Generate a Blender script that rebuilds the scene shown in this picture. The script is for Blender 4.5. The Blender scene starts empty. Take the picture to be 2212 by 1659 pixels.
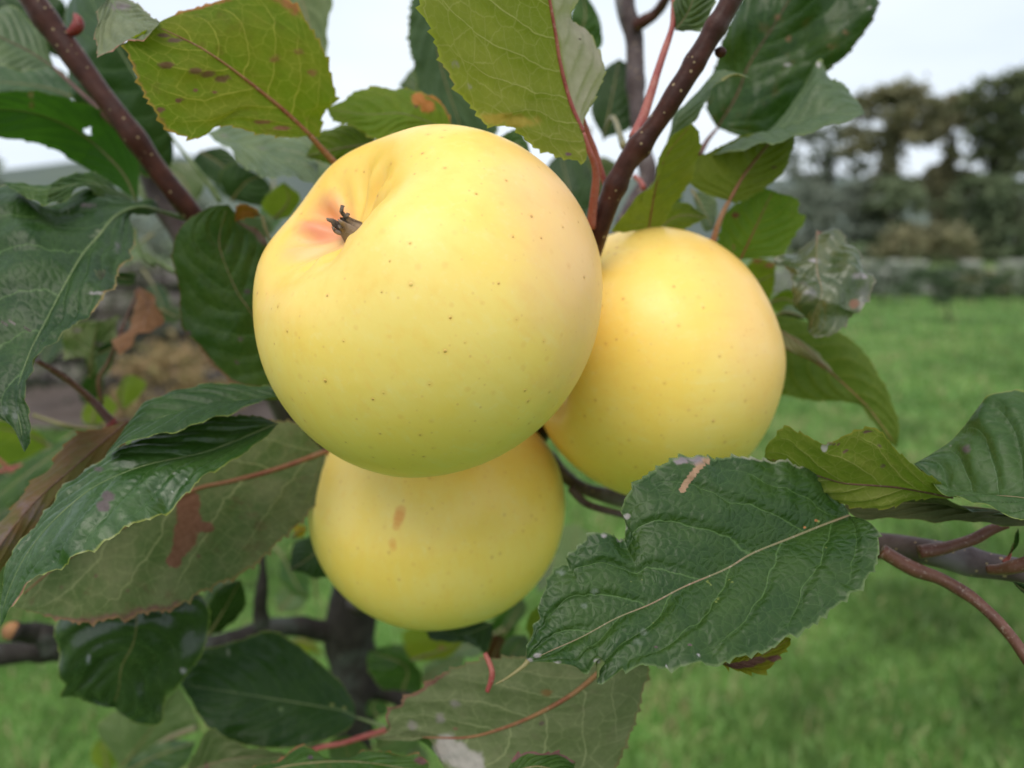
import bpy, math, random
import numpy as np
from mathutils import Vector, Matrix, noise as mnoise

# ------------------------------------------------------------------ scene, camera, sky, sun
scene = bpy.context.scene
COL = scene.collection
CAM = np.array((0.0, 0.0, 1.10))
PITCH = math.radians(9.6)
FPX, CX, CY = 25.0 / 36.0 * 2212.0, 1106.0, 829.5
FWD = np.array((0.0, math.cos(PITCH), -math.sin(PITCH)))
UPV = np.array((0.0, math.sin(PITCH), math.cos(PITCH)))
RGT = np.array((1.0, 0.0, 0.0))

cam_data = bpy.data.cameras.new('camera')
cam_data.lens = 25.0
cam_data.sensor_width = 36.0
cam_data.clip_start = 0.01
cam_data.clip_end = 3000.0
cam_data.dof.use_dof = True
cam_data.dof.focus_distance = 0.142
cam_data.dof.aperture_fstop = 9.8
cam_data.dof.aperture_blades = 7
cam = bpy.data.objects.new('camera', cam_data)
COL.objects.link(cam)
cam.location = CAM
cam.rotation_euler = (math.pi / 2 - PITCH, 0, 0)
scene.camera = cam

SUN_ELEV, SUN_AZ = math.radians(56), math.radians(196)     # soft sun through cloud, behind the camera
world = bpy.data.worlds.new('World')
scene.world = world
world.use_nodes = True
wn, wl = world.node_tree.nodes, world.node_tree.links
wn.clear()
sky = wn.new('ShaderNodeTexSky')
sky.sky_type = 'NISHITA'
sky.sun_disc = False
sky.sun_elevation = SUN_ELEV
sky.sun_rotation = SUN_AZ
sky.air_density = 1.0
sky.dust_density = 3.0
sky.ozone_density = 1.0
hsv = wn.new('ShaderNodeHueSaturation')
hsv.inputs['Saturation'].default_value = 0.22
wl.new(sky.outputs[0], hsv.inputs['Color'])
cloudc = wn.new('ShaderNodeTexCoord')
cloudm = wn.new('ShaderNodeMapping')
cloudm.inputs['Scale'].default_value = (1.0, 1.0, 3.0)
cloud = wn.new('ShaderNodeTexNoise')
cloud.inputs['Scale'].default_value = 2.2
cloud.inputs['Detail'].default_value = 5.0
wl.new(cloudc.outputs['Generated'], cloudm.inputs['Vector'])
wl.new(cloudm.outputs[0], cloud.inputs['Vector'])
cramp = wn.new('ShaderNodeValToRGB')
cramp.color_ramp.elements[0].position = 0.30
cramp.color_ramp.elements[0].color = (6.8, 7.7, 8.8, 1)
cramp.color_ramp.elements[1].position = 0.72
cramp.color_ramp.elements[1].color = (8.6, 9.3, 9.9, 1)
wl.new(cloud.outputs['Fac'], cramp.inputs['Fac'])
cmix = wn.new('ShaderNodeMix')
cmix.data_type = 'RGBA'
cmix.inputs['Factor'].default_value = 0.88                    # overcast: cloud layer over the clear sky
wl.new(hsv.outputs[0], cmix.inputs[6])
wl.new(cramp.outputs[0], cmix.inputs[7])
bg = wn.new('ShaderNodeBackground')
bg.inputs['Strength'].default_value = 0.10
wl.new(cmix.outputs[2], bg.inputs['Color'])
wout = wn.new('ShaderNodeOutputWorld')
wl.new(bg.outputs[0], wout.inputs['Surface'])

sun_data = bpy.data.lights.new('sun', 'SUN')
sun_data.energy = 1.5
sun_data.angle = math.radians(40)
sun_data.color = (1.0, 0.93, 0.82)
sun = bpy.data.objects.new('sun', sun_data)
COL.objects.link(sun)
sdir = Vector((math.cos(SUN_ELEV) * math.sin(SUN_AZ), math.cos(SUN_ELEV) * math.cos(SUN_AZ), math.sin(SUN_ELEV)))
sun.rotation_euler = sdir.to_track_quat('Z', 'Y').to_euler()

scene.view_settings.view_transform = 'Standard'
scene.view_settings.look = 'None'
scene.view_settings.exposure = 0.36
scene.view_settings.gamma = 1.0
scene.view_settings.use_curve_mapping = False
scene.cycles.use_denoising = True
scene.cycles.max_bounces = 8
scene.cycles.transparent_max_bounces = 8
scene.cycles.caustics_reflective = False
scene.cycles.caustics_refractive = False
scene.cycles.sample_clamp_indirect = 6.0

RNG = np.random.default_rng(7)
random.seed(7)

# ------------------------------------------------------------------ helpers
def unproj(px, py, d):
    """Photo measurements (2212 x 1659) and a distance -> a point of the place."""
    return CAM + FWD * d + RGT * ((px - CX) / FPX * d) + UPV * ((CY - py) / FPX * d)

def cam_vec(x, y, z):
    v = RGT * x + UPV * y - FWD * z
    return v / np.linalg.norm(v)

def project(P):
    q = P - CAM
    d = q @ FWD
    return CX + (q @ RGT) / d * FPX, CY - (q @ UPV) / d * FPX

def ground_pt(px, py, z=0.0):
    v = FWD + RGT * ((px - CX) / FPX) + UPV * ((CY - py) / FPX)
    k = (z - CAM[2]) / v[2]
    return CAM + v * k

TILE = {'A': (0, 0), 'B': (737.33, 0), 'C': (1474.67, 0), 'D': (0, 553), 'F': (1474.67, 553),
        'G': (0, 1106), 'H': (737.33, 1106), 'I': (1474.67, 1106)}

def pts(spec):
    """'A10,20 30,40 X5,6' -> pixel list; capital letters name the enlarged view it was measured in."""
    out, cur = [], None
    for tok in spec.split():
        if tok[0].isalpha():
            cur, tok = tok[0], tok[1:]
        x, y = (float(v) for v in tok.split(','))
        if cur != 'X':
            ox, oy = TILE[cur]
            x, y = ox + x / 3.0, oy + y / 3.0
        out.append((x, y))
    return np.array(out)

def catmull(p, n_per=10):
    p = np.asarray(p, float)
    if len(p) < 3:
        t = np.linspace(0, 1, n_per * 2)[:, None]
        return p[0] * (1 - t) + p[-1] * t
    q = np.vstack([2 * p[0] - p[1], p, 2 * p[-1] - p[-2]])
    out = []
    for i in range(1, len(q) - 2):
        p0, p1, p2, p3 = q[i - 1], q[i], q[i + 1], q[i + 2]
        # centripetal flavour: limit tangents so that tight corners do not overshoot
        l = np.linalg.norm(p2 - p1)
        m1, m2 = (p2 - p0) / 2, (p3 - p1) / 2
        for m in (m1, m2):
            k = np.linalg.norm(m)
            if k > l * 1.2:
                m *= l * 1.2 / k
        t = np.linspace(0, 1, n_per, endpoint=False)[:, None]
        out.append((2*t**3 - 3*t**2 + 1) * p1 + (t**3 - 2*t**2 + t) * m1 + (-2*t**3 + 3*t**2) * p2 + (t**3 - t**2) * m2)
    out.append(p[-1:])
    return np.vstack(out)

def resample(p, n):
    seg = np.linalg.norm(np.diff(p, axis=0), axis=1)
    s = np.concatenate([[0], np.cumsum(seg)])
    s /= max(s[-1], 1e-12)
    t = np.linspace(0, 1, n)
    return np.stack([np.interp(t, s, p[:, k]) for k in range(p.shape[1])], 1)

def lerp_list(v, t):
    v = np.atleast_1d(np.asarray(v, float))
    if len(v) == 1:
        return np.full_like(t, v[0])
    return np.interp(t, np.linspace(0, 1, len(v)), v)

def new_mesh(name, V, F, mat=None, smooth=True):
    me = bpy.data.meshes.new(name)
    me.from_pydata(np.asarray(V).tolist(), [], F if isinstance(F, list) else np.asarray(F).tolist())
    if smooth:
        me.polygons.foreach_set('use_smooth', np.ones(len(me.polygons), bool))
    if mat:
        for m in (mat if isinstance(mat, (list, tuple)) else [mat]):
            me.materials.append(m)
    me.update()
    return me

def link(name, me, parent=None, loc=None):
    o = bpy.data.objects.new(name, me)
    COL.objects.link(o)
    if parent is not None:
        o.parent = parent
    if loc is not None:
        o.location = loc
    return o

def tag(o, label=None, cat=None, group=None, kind=None):
    if label: o['label'] = label
    if cat: o['category'] = cat
    if group: o['group'] = group
    if kind: o['kind'] = kind
    return o

def tube_geo(P, R, nseg=10, jitter=0.0, seed=0, cap=True, nodes=0):
    P = np.asarray(P, float)
    n = len(P)
    R = lerp_list(R, np.linspace(0, 1, n))
    T = np.gradient(P, axis=0)
    T /= np.linalg.norm(T, axis=1)[:, None] + 1e-12
    a = np.array((0.3, 0.2, 0.93))
    N = np.cross(T[0], a); N /= np.linalg.norm(N)
    V, rng = [], np.random.default_rng(seed)
    if nodes:
        ii = np.arange(n)
        for c in np.linspace(.08, .92, nodes) + rng.uniform(-.04, .04, nodes):
            R = R * (1 + rng.uniform(.10, .22) * np.exp(-((ii - c * n) / 1.6) ** 2))
    ang = np.linspace(0, 2 * math.pi, nseg, endpoint=False)
    ph = rng.uniform(0, 6, 4)
    for i in range(n):
        N = N - T[i] * (N @ T[i]); N /= np.linalg.norm(N) + 1e-12
        B = np.cross(T[i], N)
        r = R[i] * (1 + jitter * (np.sin(ang * 2 + ph[0] + i * .35) * .6 + np.sin(i * .55 + ph[1]) * .7 + np.sin(ang * 3 + i * .8 + ph[2]) * .4))
        V.append(P[i] + np.outer(np.cos(ang) * r, N) + np.outer(np.sin(ang) * r, B))
    V = np.vstack(V)
    F = []
    for i in range(n - 1):
        for k in range(nseg):
            k2 = (k + 1) % nseg
            F.append((i * nseg + k, i * nseg + k2, (i + 1) * nseg + k2, (i + 1) * nseg + k))
    if cap:
        F.append(tuple(range(nseg - 1, -1, -1)))
        F.append(tuple(range((n - 1) * nseg, n * nseg)))
    return V, F

def px_path(spec, d, n=40):
    p = pts(spec)
    q = resample(catmull(p), n)
    dd = lerp_list(d, np.linspace(0, 1, n))
    return np.array([unproj(x, y, z) for (x, y), z in zip(q, dd)]), dd

# ------------------------------------------------------------------ materials
class NT:
    """Small wrapper for node building."""
    def __init__(self, name):
        self.m = bpy.data.materials.new(name)
        self.m.use_nodes = True
        self.t = self.m.node_tree
        self.t.nodes.clear()
    def n(self, typ, **kw):
        nd = self.t.nodes.new(typ)
        for k, v in kw.items():
            setattr(nd, k, v)
        return nd
    def l(self, a, b):
        self.t.links.new(a, b)
    def val(self, sock, v):
        if hasattr(v, 'is_output') or isinstance(v, bpy.types.NodeSocket):
            self.l(v, sock)
        else:
            if sock.type == 'RGBA' and len(v) == 3:
                v = (*v, 1)
            sock.default_value = v
    def math(self, op, a, b=None, c=None, clamp=False):
        nd = self.n('ShaderNodeMath', operation=op, use_clamp=clamp)
        for i, v in enumerate((a, b, c)):
            if v is not None:
                self.val(nd.inputs[i], v)
        return nd.outputs[0]
    def mix(self, f, a, b, mode='MIX'):
        nd = self.n('ShaderNodeMix', data_type='RGBA', blend_type=mode)
        self.val(nd.inputs[0], f); self.val(nd.inputs[6], a); self.val(nd.inputs[7], b)
        return nd.outputs[2]
    def smooth(self, v, lo, hi, a=0.0, b=1.0):
        nd = self.n('ShaderNodeMapRange', interpolation_type='SMOOTHSTEP')
        self.val(nd.inputs['Value'], v)
        self.val(nd.inputs['From Min'], lo); self.val(nd.inputs['From Max'], hi)
        self.val(nd.inputs['To Min'], a); self.val(nd.inputs['To Max'], b)
        return nd.outputs[0]
    def noise(self, vec, scale, detail=3.0, rough=0.55, dims='3D'):
        nd = self.n('ShaderNodeTexNoise', noise_dimensions=dims)
        if vec is not None: self.l(vec, nd.inputs['Vector'])
        nd.inputs['Scale'].default_value = scale
        nd.inputs['Detail'].default_value = detail
        nd.inputs['Roughness'].default_value = rough
        return nd
    def voro(self, vec, scale, feature='F1', dims='3D', rnd=1.0):
        nd = self.n('ShaderNodeTexVoronoi', feature=feature, voronoi_dimensions=dims)
        if vec is not None: self.l(vec, nd.inputs['Vector'])
        nd.inputs['Scale'].default_value = scale
        nd.inputs['Randomness'].default_value = rnd
        return nd
    def attr(self, name):
        return self.n('ShaderNodeAttribute', attribute_name=name)
    def principled(self, color, rough=0.5, spec=0.5, normal=None, **kw):
        p = self.n('ShaderNodeBsdfPrincipled')
        self.val(p.inputs['Base Color'], color)
        self.val(p.inputs['Roughness'], rough)
        self.val(p.inputs['Specular IOR Level'], spec)
        if normal is not None: self.l(normal, p.inputs['Normal'])
        for k, v in kw.items():
            self.val(p.inputs[k], v)
        return p
    def bump(self, h, dist, strength=1.0):
        b = self.n('ShaderNodeBump')
        b.inputs['Strength'].default_value = strength
        b.inputs['Distance'].default_value = dist
        self.l(h, b.inputs['Height'])
        return b.outputs[0]
    def out(self, sh):
        o = self.n('ShaderNodeOutputMaterial')
        self.l(sh, o.inputs['Surface'])
        return self.m

LEAF_DEF = dict(top=(.018, .056, .014), top2=(.036, .088, .022), under=(.13, .17, .075), under2=(.19, .22, .12),
                vein=(.115, .19, .065), uvein=(.25, .28, .11), edge=(.20, .24, .05), trans=(.10, .22, .02), tfac=.14,
                rough=.44, urough=.62, spec=.24, vs=.55, N=7.0, cell=2.6, bump=1.0, mott=(.10, .07, .02), mamt=0.0,
                half=None)
VK1, VK2 = .27, .12          # how far the side veins sweep forward

def leaf_material(name, **kw):
    S = dict(LEAF_DEF); S.update(kw)
    for k in ('top', 'top2'):
        c = S[k]; S[k] = (c[0] * .82, c[1] * .74, c[2] * .36)
    for k in ('under', 'under2'):
        c = S[k]; S[k] = (c[0] * .84, c[1] * .84, c[2] * .66)
    g = NT(name)
    A = g.attr('leaf_st'); MM = g.attr('leaf_mm'); ST = g.attr('stain')
    sp = g.n('ShaderNodeSeparateXYZ'); g.l(A.outputs['Vector'], sp.inputs[0])
    s, t = sp.outputs[0], sp.outputs[1]
    a = g.math('ABSOLUTE', s)
    mm = MM.outputs['Vector']
    wob = g.noise(mm, .10, 2.0).outputs['Fac']
    wob2 = g.noise(mm, .45, 2.0).outputs['Fac']
    # side veins
    q = g.math('MULTIPLY', t, S['N'])
    q = g.math('SUBTRACT', q, g.math('MULTIPLY', a, VK1 * S['N']))
    q = g.math('SUBTRACT', q, g.math('MULTIPLY', g.math('MULTIPLY', a, a), VK2 * S['N']))
    q = g.math('ADD', q, g.math('MULTIPLY', g.math('SIGN', s), .22))
    q = g.math('ADD', q, g.math('MULTIPLY', g.math('SUBTRACT', wob, .5), .55))
    q = g.math('ADD', q, g.math('MULTIPLY', g.math('SUBTRACT', wob2, .5), .10))
    f = g.math('FRACT', q)
    dv = g.math('MINIMUM', f, g.math('SUBTRACT', 1.0, f))
    wid = g.math('MULTIPLY_ADD', a, -.024, .042)
    lat = g.math('SUBTRACT', 1.0, g.math('DIVIDE', dv, wid), clamp=True)
    lat = g.math('MULTIPLY', lat, g.smooth(a, 1.0, .72))
    latw = g.math('SUBTRACT', 1.0, g.math('DIVIDE', dv, .30), clamp=True)
    # finer net
    nz = g.noise(mm, .5, 2.0)
    dist = g.n('ShaderNodeVectorMath', operation='MULTIPLY_ADD')
    g.l(nz.outputs['Color'], dist.inputs[0]); dist.inputs[1].default_value = (1.3, 1.3, 0); g.l(mm, dist.inputs[2])
    v1 = g.voro(dist.outputs[0], 1.0 / S['cell'], 'DISTANCE_TO_EDGE', '2D')
    net = g.smooth(v1.outputs['Distance'], .045, .0)
    v2 = g.voro(dist.outputs[0], 2.6 / S['cell'], 'DISTANCE_TO_EDGE', '2D')
    net2 = g.smooth(v2.outputs['Distance'], .09, .0)
    net = g.math('MAXIMUM', net, g.math('MULTIPLY', net2, .35))
    vein = g.math('MAXIMUM', lat, g.math('MULTIPLY', net, g.math('MULTIPLY_ADD', wob2, .7, .05)))
    vein = g.math('MULTIPLY', vein, S['vs'], clamp=True)
    n1 = g.noise(mm, .085, 4.0, .6).outputs['Fac']
    n1 = g.smooth(n1, .33, .68)
    n2 = g.noise(mm, .6, 3.0, .6).outputs['Fac']
    ct = g.mix(n1, S['top'], S['top2'])
    ct = g.mix(g.math('MULTIPLY', vein, 1.0), ct, S['vein'])
    cu = g.mix(n1, S['under'], S['under2'])
    cu = g.mix(vein, cu, S['uvein'])
    geo = g.n('ShaderNodeNewGeometry')
    bf = geo.outputs['Backfacing']
    col = g.mix(bf, ct, cu)
    if S['half']:  # one half tinted for how light falls on the tilted blade
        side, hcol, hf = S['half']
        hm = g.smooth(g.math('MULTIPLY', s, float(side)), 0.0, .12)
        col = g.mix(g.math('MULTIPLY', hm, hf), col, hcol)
    # fine mottling, ageing
    fine = g.math('MULTIPLY_ADD', n2, .5, .75)
    col = g.mix(1.0, col, fine, 'MULTIPLY')
    if S['mamt'] > 0:
        mz = g.noise(mm, .16, 5.0, .65).outputs['Fac']
        mk = g.smooth(mz, .62 - S['mamt'] * .12, .74)
        col = g.mix(g.math('MULTIPLY', mk, min(1.0, S['mamt'])), col, S['mott'])
    # stains hold real marks and painted highlights with their own shape
    sn = g.noise(mm, .55, 4.0, .65).outputs['Fac']
    sf = g.math('ADD', ST.outputs['Alpha'], g.math('MULTIPLY', g.math('SUBTRACT', sn, .5), .9))
    sf = g.math('MULTIPLY', g.smooth(sf, .34, .80), g.smooth(ST.outputs['Alpha'], .02, .15))
    stc = g.mix(n2, g.mix(.45, ST.outputs['Color'], (0, 0, 0)), g.mix(.06, ST.outputs['Color'], (1, .95, .9)))
    col = g.mix(sf, col, stc)
    # margin
    em = g.smooth(g.math('ADD', a, g.math('MULTIPLY', g.math('SUBTRACT', n2, .5), .03)), .968, .992)
    col = g.mix(g.math('MULTIPLY', em, .6), col, S['edge'])
    # relief
    pill = g.smooth(v1.outputs['Distance'], 0.0, .42)
    h = g.math('SUBTRACT', g.math('MULTIPLY', pill, .55), g.math('MULTIPLY', latw, .35))
    h = g.math('SUBTRACT', h, g.math('MULTIPLY', lat, .30))
    h = g.math('ADD', h, g.math('MULTIPLY', n2, .25))
    nrm = g.bump(h, .00014 * S['bump'], 1.0)
    ro = g.mix(bf, (S['rough'],) * 3, (S['urough'],) * 3)
    ro = g.math('ADD', g.math('MULTIPLY', g.math('SUBTRACT', n1, .5), .10), ro)
    ro = g.math('ADD', ro, g.math('MULTIPLY', sf, .25))
    spc = g.mix(bf, (S['spec'],) * 3, (S['spec'] * .45,) * 3)
    p = g.principled(col, ro, spc, nrm)
    tr = g.n('ShaderNodeBsdfTranslucent')
    g.l(g.mix(g.math('MULTIPLY', vein, .5), g.mix(.30, S['trans'], col), S['uvein']) if S['tfac'] > .3 else g.mix(.35, S['trans'], col), tr.inputs['Color'])
    ms = g.n('ShaderNodeMixShader')
    g.l(g.math('MULTIPLY', g.math('SUBTRACT', 1.0, g.math('MULTIPLY', sf, .8)), S['tfac']), ms.inputs[0])
    g.l(p.outputs[0], ms.inputs[1]); g.l(tr.outputs[0], ms.inputs[2])
    return g.out(ms.outputs[0])

def stalk_material(name, c1, c2, rough=.5, scale=900.0, pale=0.0):
    g = NT(name)
    tc = g.n('ShaderNodeTexCoord')
    n = g.noise(tc.outputs['Object'], scale * .12, 4.0).outputs['Fac']
    col = g.mix(g.smooth(n, .35, .66), c1, c2)
    fz = g.noise(tc.outputs['Object'], scale * 1.5, 2.0).outputs['Fac']
    col = g.mix(g.math('MULTIPLY', g.smooth(fz, .55, .75), .25 + pale), col, (.55, .45, .40))
    return g.out(g.principled(col, rough, .35, g.bump(fz, .00012)).outputs[0])

def bark_material(name, c1, c2, dots=(.30, .22, .13), dot_scale=520.0, dot_size=.17, film=(.16, .14, .15), rough=.5, shf=.5):
    g = NT(name)
    tc = g.n('ShaderNodeTexCoord')
    ob = tc.outputs['Object']
    n = g.noise(ob, 160.0, 5.0, .65).outputs['Fac']
    col = g.mix(g.smooth(n, .33, .68), c1, c2)
    n3 = g.noise(ob, 60.0, 3.0, .6).outputs['Fac']
    col = g.mix(g.math('MULTIPLY', g.smooth(n3, .50, .72), shf), col, film)  # grey flaky film over parts of the bark
    v = g.voro(ob, dot_scale)
    sel = g.n('ShaderNodeSeparateColor'); g.l(v.outputs['Color'], sel.inputs[0])
    rad = g.math('MULTIPLY_ADD', sel.outputs[1], dot_size * 1.3, dot_size * .25)
    dm = g.math('MULTIPLY', g.math('LESS_THAN', v.outputs['Distance'], rad), g.math('GREATER_THAN', sel.outputs[0], .35))
    col = g.mix(g.math('MULTIPLY', dm, .9), col, dots)
    fn = g.noise(ob, 900.0, 4.0, .7).outputs['Fac']
    h = g.math('ADD', g.math('MULTIPLY', fn, .5), g.math('MULTIPLY', dm, .8))
    return g.out(g.principled(col, rough, .16, g.bump(h, .0003)).outputs[0])

# ------------------------------------------------------------------ the setting: lawn, field, hill, walls
def ground_material(name, c1, c2, c3, s1, s2, rough=.9):
    g = NT(name)
    tc = g.n('ShaderNodeTexCoord')
    a = g.noise(tc.outputs['Object'], s1, 4.0, .6).outputs['Fac']
    b = g.noise(tc.outputs['Object'], s2, 4.0, .65).outputs['Fac']
    col = g.mix(g.smooth(a, .35, .65), c1, c2)
    col = g.mix(g.math('MULTIPLY', g.smooth(b, .5, .72), .7), col, c3)
    return g.out(g.principled(col, rough, .15).outputs[0])

M_lawn = ground_material('lawn_soil', (.075, .165, .030), (.105, .20, .042), (.15, .19, .065), 1.2, 14.0)
M_field = ground_material('field_grass', (.085, .15, .045), (.13, .18, .065), (.16, .17, .085), .05, .6)
M_hill = ground_material('hazy_hill', (.075, .095, .085), (.10, .125, .10), (.12, .14, .09), .012, .03)  # bluish grey of the distant air is put into the colour
M_soil = ground_material('border_soil', (.085, .066, .056), (.12, .095, .085), (.15, .12, .11), 3.0, 25.0)

def sheet(name, xs, ys, zf, mat, label=None, kind='structure'):
    X, Y = np.meshgrid(xs, ys)
    Z = zf(X, Y)
    V = np.stack([X.ravel(), Y.ravel(), Z.ravel()], 1)
    nx, ny = len(xs), len(ys)
    F = [(j * nx + i, j * nx + i + 1, (j + 1) * nx + i + 1, (j + 1) * nx + i) for j in range(ny - 1) for i in range(nx - 1)]
    o = link(name, new_mesh(name, V, F, mat))
    return tag(o, label, kind=kind)

def waves(X, Y, k, seed, n=6):
    r = np.random.default_rng(seed)
    z = 0
    for i in range(n):
        a = r.uniform(0, 6.28); f = k * (1.6 ** i) * r.uniform(.8, 1.2)
        z = z + np.sin((X * math.cos(a) + Y * math.sin(a)) * f + r.uniform(0, 6)) / (1.5 ** i)
    return z

sheet('lawn', np.linspace(-70, 70, 71), np.linspace(-40, 28, 69), lambda X, Y: .012 * waves(X, Y, .9, 1) * (Y > 1), M_lawn, 'mown green lawn under the apple tree')
def field_z(X, Y):
    u = np.clip((Y - 26) / 34, 0, None)
    return np.where(Y < 27, -.05, np.minimum(u, 1) ** 1.3 * 2.2 + np.clip(Y - 60, 0, None) * .035 + .08 * waves(X, Y, .12, 2))
sheet('field', np.linspace(-260, 260, 60), np.concatenate([[25, 26.5], np.linspace(28, 190, 40)]), field_z, M_field, 'pale green meadow beyond the stone wall')
def hill_z(X, Y):
    u = np.clip((Y - 170) / 330, 0, 1)
    rid = 58 + 9 * waves(X, Y * .2, .006, 5, 4) * .55 + 12 * np.exp(-((X + 250) / 120) ** 2)
    return 5 + u ** 1.2 * (rid - 5) - np.clip(Y - 500, 0, None) * .3
sheet('hill', np.linspace(-900, 900, 90), np.linspace(170, 620, 30), hill_z, M_hill, 'long grey green hill on the skyline')
sheet('soil_border', np.linspace(-8, -1.25, 24), np.linspace(4.6, 6.2, 10), lambda X, Y: .03 + .03 * waves(X, Y, 3.0, 4, 3) * .4, M_soil, 'bare brown soil strip below the stone bank')

# stones of the walls
def stone_mesh(name, seed, mat):
    r = np.random.default_rng(seed)
    n = 6
    V, F, idx = [], [], {}
    def vid(p):
        k = tuple(np.round(p, 4))
        if k not in idx:
            idx[k] = len(V)
            q = np.array(p, float)
            q = q / (np.abs(q).max() + 1e-9) * .5
            q = np.sign(q) * (np.abs(q) * 2) ** .75 * .5 * .5 + q / np.linalg.norm(q) * .5 * .5
            V.append(q)
        return idx[k]
    g = (-1, 0, 1)
    for ax in range(3):
        for sg in (-1, 1):
            for i in range(2):
                for j in range(2):
                    c = []
                    for a, b in ((g[i], g[j]), (g[i + 1], g[j]), (g[i + 1], g[j + 1]), (g[i], g[j + 1])):
                        p = [0, 0, 0]; p[ax] = sg; p[(ax + 1) % 3] = a; p[(ax + 2) % 3] = b
                        c.append(vid(p))
                    F.append(tuple(c if sg > 0 else c[::-1]))
    V = np.array(V) * 1.15
    V += r.normal(0, .045, V.shape)
    return new_mesh(name, V, F, mat)

def stone_material(name, c1, c2, c3):
    g = NT(name)
    oi = g.n('ShaderNodeObjectInfo'); tc = g.n('ShaderNodeTexCoord')
    ofs = g.n('ShaderNodeVectorMath', operation='ADD')
    g.l(tc.outputs['Object'], ofs.inputs[0]); g.l(oi.outputs['Random'], ofs.inputs[1])
    n = g.noise(ofs.outputs[0], 3.0, 5.0, .65).outputs['Fac']
    col = g.mix(oi.outputs['Random'], c1, c2)
    col = g.mix(g.smooth(n, .42, .68), col, c3)
    return g.out(g.principled(col, .9, .2, g.bump(n, .03)).outputs[0])

def stone_wall(name, label, p0, p1, height, depth, row_h, stone_w, mat, seed):
    r = random.Random(seed)
    p0, p1 = Vector(p0), Vector(p1)
    L = (p1 - p0).length
    ax = (p1 - p0).normalized()
    root = link(name, None, loc=p0)
    root.rotation_euler.z = math.atan2(ax.y, ax.x)
    tag(root, label, 'wall')
    core = np.array([(x, y, z) for x in (0, L) for y in (-depth * .32, depth * .32) for z in (0, height - row_h * 1.5)])
    link('rubble_core', new_mesh('rubble_core', core, [(0, 1, 3, 2), (4, 6, 7, 5), (0, 4, 5, 1), (2, 3, 7, 6), (1, 5, 7, 3), (0, 2, 6, 4)], mat, False), root)
    meshes = [stone_mesh('stone', seed * 10 + k, mat) for k in range(6)]
    z, row = 0.0, 0
    while z < height - .02:
        h = row_h * r.uniform(.8, 1.2)
        top_row = z + h > height - row_h * .6
        x = -r.uniform(0, stone_w)
        while x < L:
            w = stone_w * r.uniform(.65, 1.5)
            if top_row and r.random() < .35:
                x += w
                continue
            s = link('stone', r.choice(meshes), root)
            s.location = (x + w / 2, r.uniform(-.03, .03), z + h / 2)
            s.scale = (w * 1.0, depth, h * 1.04)
            s.rotation_euler = (r.uniform(-.08, .08), r.uniform(-.08, .08) + r.choice((0, math.pi)), r.uniform(-.06, .06))
            x += w
        z += h
        row += 1
    return root

M_stone_far = stone_material('far_stone', (.19, .19, .17), (.31, .30, .29), (.19, .24, .12))
M_stone_bank = stone_material('bank_stone', (.10, .085, .085), (.19, .165, .155), (.09, .11, .06))
stone_wall('field_wall', 'low grey dry stone wall between the lawn and the meadow', (7.0, 24.6, 0), (26.0, 26.5, 0), 1.16, .5, .30, .46, M_stone_far, 3)
stone_wall('bank_wall', 'grey brown stone bank wall seen between the leaves beside the autumn shrub', (-6.6, 6.9, 0), (-1.55, 6.2, 0), 1.05, .5, .22, .34, M_stone_bank, 4)

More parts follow.
